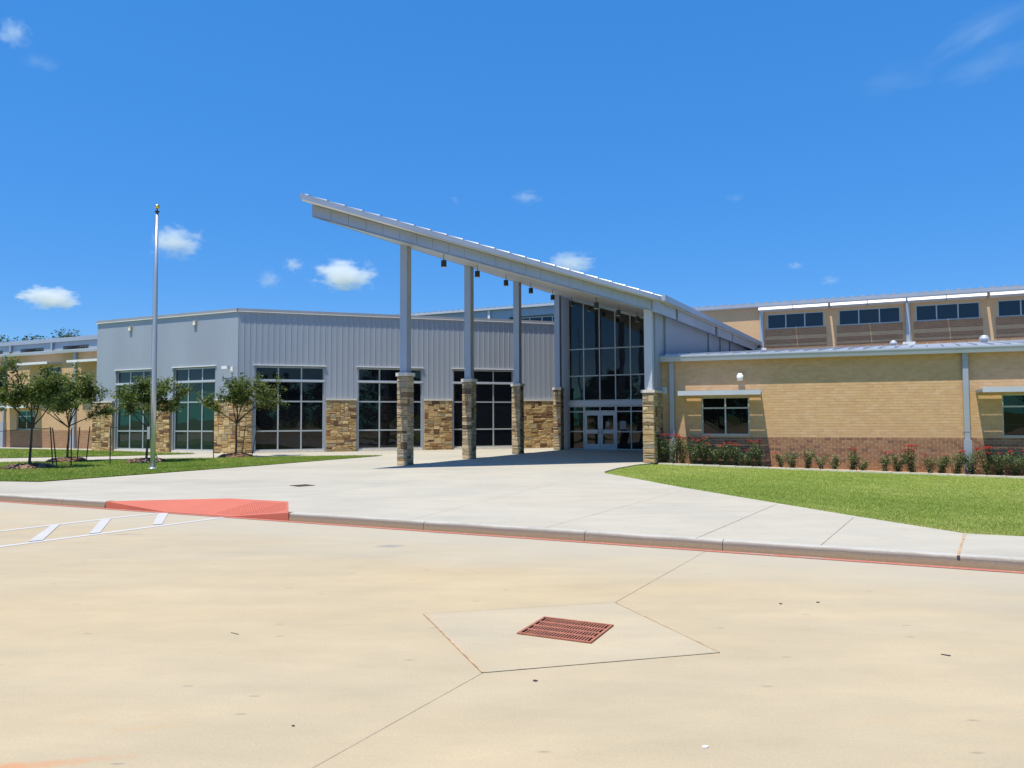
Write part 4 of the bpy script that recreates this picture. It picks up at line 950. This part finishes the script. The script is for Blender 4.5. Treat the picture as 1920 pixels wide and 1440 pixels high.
# ================================================================== TREES
def leaf_quads(g, c, r, n, rd, ln, drop=0.25):
    """n folded leaves round the point c within radius r."""
    for _ in range(n):
        d = Vector((rd.gauss(0, 1), rd.gauss(0, 1), rd.gauss(0, 0.8))).normalized() * (r * rd.random() ** 0.5)
        p = Vector(c) + d; a = Vector((rd.gauss(0, 1), rd.gauss(0, 1), rd.gauss(-drop, 0.6))).normalized(); b = a.cross(Vector((rd.gauss(0, .5), rd.gauss(0, .5), 1))).normalized()
        l = ln * rd.uniform(0.65, 1.3); w_ = l * rd.uniform(0.26, 0.40); up = a.cross(b) * (w_ * 0.35)
        t = min(0.999, max(0.001, rd.gauss(0.42, 0.24)))
        g.add([p, p + a * (l * .5) + b * w_ + up, p + a * l, p + a * (l * .5) - b * w_ + up], [(0, 1, 2), (0, 2, 3)], t)
def young_tree(seed, fork, height, rad, lean=(0, 0), leaves=30, ln=0.095, limbs=6, bias=(0, 0)):
    rd = random.Random(seed); tr = G(); lf = G()
    top = Vector((lean[0], lean[1], fork)); pts = [Vector((0, 0, -0.05))]
    for i in range(1, 6): f = i / 5; pts.append(Vector((lean[0] * f + rd.uniform(-.012, .012), lean[1] * f + rd.uniform(-.012, .012), fork * f)))
    for i in range(5): tr.tube(pts[i], pts[i + 1], 0.050 - 0.004 * i, 0.046 - 0.004 * i, 9)
    def grow(p, d, length, r, lev):
        n = 3; q = p
        for i in range(n):
            d = (d + Vector((rd.gauss(0, .16), rd.gauss(0, .16), rd.gauss(0.04, .10)))).normalized()
            e = q + d * (length / n); tr.tube(q, e, r * (1 - 0.22 * i), r * (1 - 0.22 * (i + 1)), 5 if lev else 7)
            if lev < 2 and (i > 0 or lev):
                for _ in range(rd.choice((1, 2, 2))):
                    side = Vector((rd.gauss(0, 1), rd.gauss(0, 1), rd.gauss(0.15, .5))).normalized()
                    grow(e, (d * 0.55 + side * 0.8).normalized(), length * rd.uniform(0.42, 0.62), r * 0.5, lev + 1)
            if lev >= 1: leaf_quads(lf, (q + e) / 2, 0.17, leaves // (3 if lev == 1 else 2), rd, ln)
            q = e
        leaf_quads(lf, q, 0.20, leaves, rd, ln)
    for k in range(limbs):
        a = 2 * math.pi * (k + rd.uniform(-.25, .25)) / limbs; sp = rd.uniform(0.7, 1.25) if k % 3 else 0.25
        d = Vector((math.cos(a) * sp + bias[0], math.sin(a) * sp + bias[1], rd.uniform(0.75, 1.1))).normalized()
        L = min((height - fork) / max(0.35, d.z), rad / max(0.2, math.hypot(d.x, d.y))) * rd.uniform(0.72, 0.98)
        grow(top - Vector((0, 0, rd.uniform(0, 0.12))), d, L, 0.028, 0)
    return tr, lf
TREES = [((-17.23, 27.12), 41, 1.55, 3.05, 1.15, (0.06, 0.0), 19, 7, 'leaning leftmost young tree with light airy crown, cut by the picture edge', (0, 0)),
         ((-18.5, 31.58), 42, 1.50, 3.25, 1.20, (0.04, 0.02), 25, 8, 'second young tree from the left, with the densest dark crown', (0.05, 0)),
         ((-14.78, 30.68), 43, 1.40, 2.92, 1.10, (0.10, 0.0), 18, 7, 'young tree standing just behind the flagpole', (0, 0)),
         ((-12.67, 34.81), 44, 1.60, 3.02, 1.35, (0.03, 0.0), 16, 8, 'sparse young tree by the corner of the grey hall', (0.15, 0))]
for (x, y), sd, fk, ht, rad, ln_, lv, lm, lb, bs in TREES:
    tr, lf = young_tree(sd, fk, ht, rad, ln_, lv, 0.105, lm, bs)
    t = root('young_tree', lb, 'tree', (x, y, PZ + 0.02), 0, 'young staked trees on the left lawn')
    part('trunk', tr, 'bark', t); part('crown', lf, 'leaf', t, tint=True)
# mulch rings
def mulch(x, y, r, lb, seed):
    rd = random.Random(seed); o = root('mulch_ring', lb, 'mulch', (x, y, PZ + 0.02), 0, 'mulch rings round the young trees')
    prof = [(r * 1.0, -0.01), (r * 0.93, 0.06), (r * 0.7, 0.13), (r * 0.4, 0.12), (0.05, 0.09)]; g = G(); n = 28; vs = []
    for rr_, z in prof:
        for i in range(n):
            a = 2 * math.pi * i / n; k = 1 + rd.uniform(-.07, .07); vs.append((rr_ * k * math.cos(a), rr_ * k * math.sin(a), z * (1 + rd.uniform(-.3, .3))))
    m = len(prof); g.add(vs, [(j * n + i, j * n + (i + 1) % n, (j + 1) * n + (i + 1) % n, (j + 1) * n + i) for j in range(m - 1) for i in range(n)] + [tuple(range((m - 1) * n, m * n))])
    part('mound', g, 'soil' if False else 'mulch', o)
    c = G()
    for _ in range(420):
        a = rd.uniform(0, 6.283); q = r * 1.02 * rd.random() ** 0.5; z = 0.125 * (1 - (q / r) ** 4) + 0.005; b = rd.uniform(0, 3.14); l = rd.uniform(.03, .085); w_ = rd.uniform(.012, .03)
        cx, cy = q * math.cos(a), q * math.sin(a); dx, dy = math.cos(b), math.sin(b); tz = rd.uniform(-.02, .04)
        c.add([(cx - dx * l - dy * w_, cy - dy * l + dx * w_, z - tz), (cx + dx * l - dy * w_, cy + dy * l + dx * w_, z + tz + .01), (cx + dx * l + dy * w_, cy + dy * l - dx * w_, z + tz + .02), (cx - dx * l + dy * w_, cy - dy * l - dx * w_, z - tz + .015)], [(0, 1, 2, 3)], rd.random())
    part('wood_chips', c, 'mulch', o, tint=True, kind='stuff')
for i, (tr_, wd) in enumerate(zip(TREES, ('the leftmost young tree', 'the dense second young tree', 'the young tree behind the flagpole', 'the sparse young tree by the hall corner'))):
    mulch(tr_[0][0], tr_[0][1], 0.85 if i == 0 else 0.75, 'brown mulch ring at the foot of ' + wd, 60 + i)
# stakes and ties
def stake(base, tip, tree, lb, tie=True):
    o = root('tree_stake', lb, 'stake', (*base, PZ), 0, 'thin dark stakes beside the young trees')
    p = Vector((tip[0] - base[0], tip[1] - base[1], tip[2] - PZ))
    part('post', G().tube((0, 0, -0.1), p, 0.022, 0.020, 6), 'stake', o)
    if tie:
        q = Vector((tree[0] - base[0], tree[1] - base[1], 1.45)); a = p * 0.97; mid = (a + q) / 2 - Vector((0, 0, 0.03))
        part('tie', G().tube(a, mid, 0.010, 0.010, 5).tube(mid, q, 0.010, 0.010, 5), 'stake', o)
T = [q[0] for q in TREES]
for b, tp, ti, lb, tie in (((-16.95, 28.3), (-17.15, 28.3, 1.58), 0, 'stake just right of the leftmost young tree, leaning left', True), ((-16.55, 27.4), (-16.75, 27.5, 1.62), 0, 'stake in the mulch edge of the leftmost young tree', True),
                           ((-16.60, 28.6), (-16.62, 28.6, 1.55), 0, 'upright stake farthest right of the leftmost young tree', False), ((-18.6, 27.0), (-18.6, 27.0, 1.5), 0, 'stake left of the leftmost young tree at the picture edge', True),
                           ((-18.05, 31.5), (-17.96, 31.5, 1.58), 1, 'inner stake of the pair right of the dense second tree', True), ((-17.95, 32.0), (-17.82, 32.0, 1.60), 1, 'outer stake of the pair right of the dense second tree', False),
                           ((-15.30, 28.9), (-15.30, 28.9, 1.62), 2, 'single upright stake left of the flagpole', True), ((-14.3, 30.9), (-14.55, 30.7, 0.75), 2, 'short slanting stake just right of the flagpole foot', False),
                           ((-13.45, 34.2), (-13.48, 34.2, 1.62), 3, 'upright stake left of the sparse tree by the hall corner', True), ((-12.55, 35.2), (-12.38, 35.2, 1.58), 3, 'middle leaning stake beside the sparse tree', True),
                           ((-11.95, 34.8), (-11.70, 34.8, 1.60), 3, 'right leaning stake beside the sparse tree', True)):
    stake(b, tp, T[ti], lb, tie)

# big trees: behind the far wing and across the car park (seen in the windows)
def big_tree(seed, h, rad, ln=0.50, nl=105):
    rd = random.Random(seed); tr = G(); lf = G()
    tr.tube((0, 0, -0.3), (0.1, 0, h * 0.35), 0.28, 0.2, 10).tube((0.1, 0, h * .35), (0, 0.1, h * .7), 0.2, 0.08, 8)
    for k in range(9):
        a = 6.283 * k / 9 + rd.uniform(-.3, .3); z = h * rd.uniform(.28, .55); tr.tube((0, 0, z), (math.cos(a) * rad * .75, math.sin(a) * rad * .75, z + h * rd.uniform(.1, .3)), 0.10, 0.03, 6)
    for k in range(60):
        a = rd.uniform(0, 6.283); u = rd.random() ** .5; z = rd.uniform(.25, 1.0); q = rad * u * math.sin(math.pi * min(.98, .18 + .8 * z)) ** .8
        leaf_quads(lf, (q * math.cos(a), q * math.sin(a), h * z - .4), rad * .30, nl, rd, ln)
    return tr, lf
BT = [big_tree(91, 11.5, 4.6), big_tree(92, 9.5, 4.2), big_tree(93, 12.5, 5.2), big_tree(94, 11.2, 5.0, 0.26, 300), big_tree(95, 10.0, 4.2, 0.26, 300)]
BM = [(mesh_of('trunk', a), mesh_of('crown', b, True)) for a, b in BT]
def place_big(i, x, y, rz, lb, gp, sc=1.0, mt='leaf_far'):
    t = root('shade_tree', lb, 'tree', (x, y, -0.6), rz, gp); t.scale = (sc, sc, sc)
    link('trunk', BM[i][0], 'bark', t); link('crown', BM[i][1], mt, t)
place_big(3, -49.0, 84, 0.4, 'dark treetop showing behind the far wing roof, the wider one', 'trees behind the far wing', 1.06, 'leaf_dark')
place_big(4, -53.2, 84, 1.9, 'dark treetop behind the far wing roof, right half of the wider clump', 'trees behind the far wing', 1.15, 'leaf_dark')
place_big(4, -59.8, 88, 1.4, 'dark treetop behind the far wing roof at the left picture edge', 'trees behind the far wing', 1.20, 'leaf_dark')
rd = random.Random(5)
for k in range(34):
    a = R_(-84 + k * 5.1); dist = rd.uniform(58, 66) if k % 2 else rd.uniform(70, 82); sc = rd.uniform(0.8, 1.1)
    place_big(k % 3, math.sin(a) * dist - 12, -math.cos(a) * dist + 4, rd.uniform(0, 6), 'shade tree across the car park, mirrored in the dark windows', 'trees across the car park', sc)

# ================================================================== ROSE BUSHES
def rose_bush(seed, h, wd, flowers, dense):
    rd = random.Random(seed); stem = G(); lf = G(); fl_ = G(); tips = []
    for k in range(int(7 + 5 * dense)):
        a = rd.uniform(0, 6.283); out = wd * 0.5 * rd.random() ** .6; hh = h * rd.uniform(0.62, 1.0)
        p0 = Vector((rd.gauss(0, .04), rd.gauss(0, .04), -0.03)); p1 = Vector((math.cos(a) * out * .45, math.sin(a) * out * .45, hh * .5)); p2 = Vector((math.cos(a) * out, math.sin(a) * out, hh))
        stem.tube(p0, p1, .009, .007, 5).tube(p1, p2, .007, .004, 5); tips.append(p2)
        for f in (0.12, .3, .45, .6, .72, .84, .95):
            c = p0.lerp(p1, f * 2) if f < .5 else p1.lerp(p2, f * 2 - 1)
            leaf_quads(lf, c, 0.085 + .05 * dense, int(11 * dense + 5), rd, 0.055, 0.1)
    tips.sort(key=lambda v: -v.z)
    for p in tips[:flowers]:
        for _ in range(rd.choice((3, 4, 5, 6))):
            c = p + Vector((rd.gauss(0, .05), rd.gauss(0, .05), rd.uniform(-.02, .07))); r0 = rd.uniform(.032, .050); tn = rd.random()
            for ring, (rr_, lift, m) in enumerate(((r0, 0.2, 6), (r0 * .62, 0.75, 5))):
                for i in range(m):
                    a = 6.283 * (i + ring * .5) / m; d = Vector((math.cos(a), math.sin(a), lift)); s = Vector((-math.sin(a), math.cos(a), 0)) * rr_ * .62
                    fl_.add([c, c + d * rr_ * .7 + s, c + d * rr_ * 1.15 + Vector((0, 0, .006)), c + d * rr_ * .7 - s], [(0, 1, 2), (0, 2, 3)], min(.99, max(.01, tn + rd.gauss(0, .12))))
    return stem, lf, fl_
ROSES = [(0.30, .62, .86, .55, 5, 1.0), (0.62, .70, .98, .60, 6, 1.0), (1.02, .60, .92, .60, 5, 1.0), (1.42, .72, .80, .55, 3, 1.0), (1.80, .58, 1.00, .50, 3, .9), (2.18, .66, .74, .60, 3, 1.0), (2.58, .60, .76, .62, 3, 1.0),
         (3.02, .66, .70, .60, 3, .9), (3.40, .55, .50, .55, 1, .8), (3.78, .66, .84, .52, 4, .9), (4.55, .70, .46, .40, 1, .4), (4.92, .60, .56, .55, 0, .7), (5.45, .70, .62, .60, 0, .7), (5.90, .62, .50, .50, 0, .3), (6.35, .74, .50, .45, 0, .5),
         (6.95, .66, .64, .40, 3, .7), (7.25, .72, .34, .35, 0, .4), (7.95, .70, .56, .45, 1, .5), (8.35, .66, .60, .55, 2, .8), (8.78, .74, .78, .48, 6, .9), (9.35, .70, .52, .45, 1, .5), (9.72, .66, .58, .55, 2, .9), (10.15, .70, .66, .60, 2, .9),
         (10.62, .62, .76, .60, 2, 1.0), (11.02, .72, .84, .50, 4, .9), (11.40, .66, .66, .55, 3, .9), (11.85, .74, .72, .62, 2, 1.0), (12.3, .70, .76, .60, 1, 1.0), (12.8, .7, .8, .6, 3, 1.0), (13.4, .7, .7, .6, 2, .9)]
places = ['beside the stone pier', 'under the first downspout', 'just right of the first downspout', 'left of the first window', 'below the left jamb of the first window', 'below the first window, left pane', 'below the middle of the first window',
          'below the first window, right pane', 'low, right of the first window', 'at the right end of the first dense cluster', 'tiny and thin, just past the awning shadow', 'small, left of the round green bush', 'round green without flowers on the sunlit base', 'thin, right of the round green bush', 'thin low, left of the red topped bush',
          'narrow with a red top midway along the sunlit base', 'tiny, right of the narrow red topped bush', 'thin, left of the last sunlit trio', 'round, second of the last sunlit trio', 'tall with the brightest red top left of the second downspout', 'thin, between the bright red bush and the second downspout', 'low wide, left of the second downspout', 'close to the second downspout on its left',
          'in front of the second downspout', 'with red blooms just right of the second downspout', 'under the left edge of the second awning', 'dark, left of the second window', 'dark, below the second window at the picture edge', 'past the right picture edge', 'farther past the right picture edge']
for i, ((s, d, h, wd, nf, dn_), pl_) in enumerate(zip(ROSES, places)):
    x, y = BP(s, d); st_, lf, fl_ = rose_bush(200 + i, h * 1.15, wd * 1.25, nf, dn_ * 0.9)
    o = root('rose_bush', 'rose bush ' + pl_, 'rose bush', (x, y, bed_z(x, y)), rd.uniform(0, 6), 'rose bushes along the brick wing')
    part('stems', st_, 'bark', o); part('foliage', lf, 'leaf_rose', o, tint=True)
    if fl_.v: part('blooms', fl_, 'petal', o, tint=True, kind='stuff')
# pale edging stones between bed and lawn
edge_pts = [BP(0.15, 0.95), BP(3.0, 1.15), BP(7, 1.3), BP(12, 1.35), BP(16, 1.4)]
eg = root('bed_edging', 'pale stone edging strip between the rose bed and the lawn', 'edging')
for a, b in zip(edge_pts, edge_pts[1:]):
    a = Vector((*a, 0)); b = Vector((*b, 0)); d = b - a; n = max(1, int(d.length / 0.55))
    for i in range(n):
        p = a + d * (i / n); q = a + d * ((i + .97) / n); nn = Vector((-d.y, d.x, 0)).normalized() * 0.055; zz = lawn_z(p.x, p.y)
        part('edging_stone', G().prism([tuple((p - nn)[:2]), tuple((q - nn)[:2]), tuple((q + nn)[:2]), tuple((p + nn)[:2])], zz - 0.1, zz + 0.06), 'limestone', eg)

# ================================================================== LITTER
def litter(name, x, y, lb, cat, mt, pts, h):
    o = part(name, G().prism(pts, 0.001, h), mt, None, (x, y, 0), rnd.uniform(0, 3)); tag(o, lb, cat)
blob = lambda r, k=9: [(r * (1 + rnd.uniform(-.2, .2)) * math.cos(6.283 * i / k), r * (1 + rnd.uniform(-.2, .2)) * math.sin(6.283 * i / k) * .8) for i in range(k)]
litter('bottle_cap', 1.05, 4.24, 'white round cap lying on the car park near the camera', 'cap', 'plastic_white', blob(.017, 14), .008)
litter('pebble', 0.15, 5.31, 'dark pebble on the car park just below the drain apron', 'pebble', 'dark_leaf', blob(.016), .006)
litter('twig', 3.28, 5.83, 'dark flat twig on the car park at the right', 'twig', 'dark_leaf', [(-.03, -.008), (.03, -.006), (.035, .006), (-.025, .009)], .006)
litter('twig', -2.36, 6.51, 'thin dark twig on the car park left of the drain', 'twig', 'dark_leaf', [(-.05, -.003), (.05, -.002), (.05, .003), (-.05, .004)], .004)
litter('dry_leaf', -1.3, 4.56, 'small dark dry leaf on the car park near the bottom edge', 'leaf', 'dark_leaf', blob(.011), .004)
litter('dry_leaf', 2.60, 7.45, 'dark dry leaf on the car park right of the drain apron', 'leaf', 'dark_leaf', blob(.018), .005)
litter('dry_leaf', 2.98, 7.50, 'second dark dry leaf lying close to the first, right of the drain', 'leaf', 'dark_leaf', blob(.02), .005)

# ================================================================== CLOUDS
def mat_cloud(name, dens, seed, soft, size):
    m = bpy.data.materials.new(name); m.use_nodes = True; t = m.node_tree; t.nodes.clear()
    o = t.nodes.new('ShaderNodeOutputMaterial'); v = t.nodes.new('ShaderNodeVolumePrincipled')
    v.inputs['Color'].default_value = (0.945, 0.965, 0.995, 1); v.inputs['Anisotropy'].default_value = 0.25
    lk(t, v.outputs[0], o.inputs['Volume'])
    c = t.nodes.new('ShaderNodeTexCoord'); p = c.outputs['Object']
    ln = t.nodes.new('ShaderNodeVectorMath'); ln.operation = 'LENGTH'; lk(t, p, ln.inputs[0])
    off = t.nodes.new('ShaderNodeVectorMath'); off.operation = 'ADD'; lk(t, p, off.inputs[0]); off.inputs[1].default_value = (seed * 7.3, seed * 3.1, seed * 1.7)
    n = noise(t, off.outputs[0], 1.9, 8, 0.62)
    f = math_(t, 'ADD', math_(t, 'SUBTRACT', 0.86, ln.outputs['Value']), math_(t, 'MULTIPLY', math_(t, 'SUBTRACT', n, 0.5), 2.6))
    d = math_(t, 'MULTIPLY', math_(t, 'MINIMUM', math_(t, 'MAXIMUM', math_(t, 'MULTIPLY', f, soft), 0.0), 1.0), dens)
    lk(t, d, v.inputs['Density']); m.cycles.volume_step_rate = 1.0 if hasattr(m, 'cycles') and hasattr(m.cycles, 'volume_step_rate') else 1.0
    M[name] = m
def cloud(x, y, z, sx, sy, sz, dens, soft, seed, lb, tilt=0.0):
    mat_cloud('cloud_%d' % seed, dens, seed, soft, sx)
    g = G(); n, k = 20, 12
    vs = [(math.sin(math.pi * j / k) * math.cos(6.28319 * i / n) * 1.35, math.sin(math.pi * j / k) * math.sin(6.28319 * i / n) * 1.35, math.cos(math.pi * j / k) * 1.35) for j in range(1, k) for i in range(n)]
    fs = [((j * n + i), (j + 1) * n + i, (j + 1) * n + (i + 1) % n, j * n + (i + 1) % n) for j in range(k - 2) for i in range(n)]
    b0 = len(vs); vs += [(0, 0, 1.35), (0, 0, -1.35)]
    fs += [(b0, i, (i + 1) % n) for i in range(n)] + [(b0 + 1, (k - 2) * n + (i + 1) % n, (k - 2) * n + i) for i in range(n)]
    o = part('cloud', g.add(vs, fs), 'cloud_%d' % seed, None, (x, y, z)); o.scale = (sx, sy, sz); o.rotation_euler = (0, tilt, 0); tag(o, lb, 'cloud', 'small clouds in the blue sky')
# (distance, azimuth tangent, elevation tangent, half width and half height as tangents)
for i, (tx, tz, hw, hh, dens, soft, lb, *tl) in enumerate((
        (-0.613, 0.165, 0.040, 0.015, 0.060, 2.2, 'flat based white cloud low at the far left'), (-0.447, 0.238, 0.036, 0.024, 0.035, 1.4, 'puffy white cloud behind the flagpole'),
        (-0.222, 0.193, 0.042, 0.022, 0.055, 2.0, 'bright white cloud left of the first column'), (-0.290, 0.208, 0.015, 0.011, 0.035, 1.3, 'small cloud puff upper left of the bright cloud'),
        (-0.322, 0.188, 0.018, 0.013, 0.022, 1.1, 'thin torn cloud left of the small puff'), (0.078, 0.208, 0.034, 0.016, 0.035, 1.4, 'white cloud peeping over the canopy edge'),
        (0.021, 0.297, 0.022, 0.010, 0.018, 1.0, 'thin cloud wisp above the canopy'), (-0.074, 0.294, 0.008, 0.007, 0.012, 1.0, 'tiny faint cloud spot left of the wisp above the canopy'),
        (0.378, 0.203, 0.011, 0.006, 0.030, 1.2, 'tiny cloud fleck above the clerestory'), (0.424, 0.183, 0.014, 0.007, 0.022, 1.1, 'small faint cloud just above the clerestory roof'),
        (-0.672, 0.525, 0.024, 0.022, 0.020, 1.0, 'cloud fragment cut by the upper left picture edge'), (-0.635, 0.484, 0.032, 0.010, 0.005, 0.8, 'faint cloud streak below the upper left fragment'),
        (0.300, 0.295, 0.016, 0.007, 0.007, 0.9, 'faint small cloud right of the canopy wisp'),
        (0.640, 0.525, 0.085, 0.022, 0.0030, 0.6, 'upper thin slanting cloud streak in the upper right corner', R_(-24)), (0.650, 0.478, 0.080, 0.020, 0.0030, 0.6, 'lower thin slanting cloud streak in the upper right corner', R_(-14)),
        (0.520, 0.455, 0.070, 0.022, 0.0016, 0.6, 'very faint cloud veil left of the corner streaks', R_(-8)))):
    Dc = 1500.0; cloud(tx * Dc, Dc, 1.8 + tz * Dc, hw * Dc, hw * Dc * 0.8, hh * Dc, dens, soft, i + 1, lb, tl[0] if tl else 0.0)
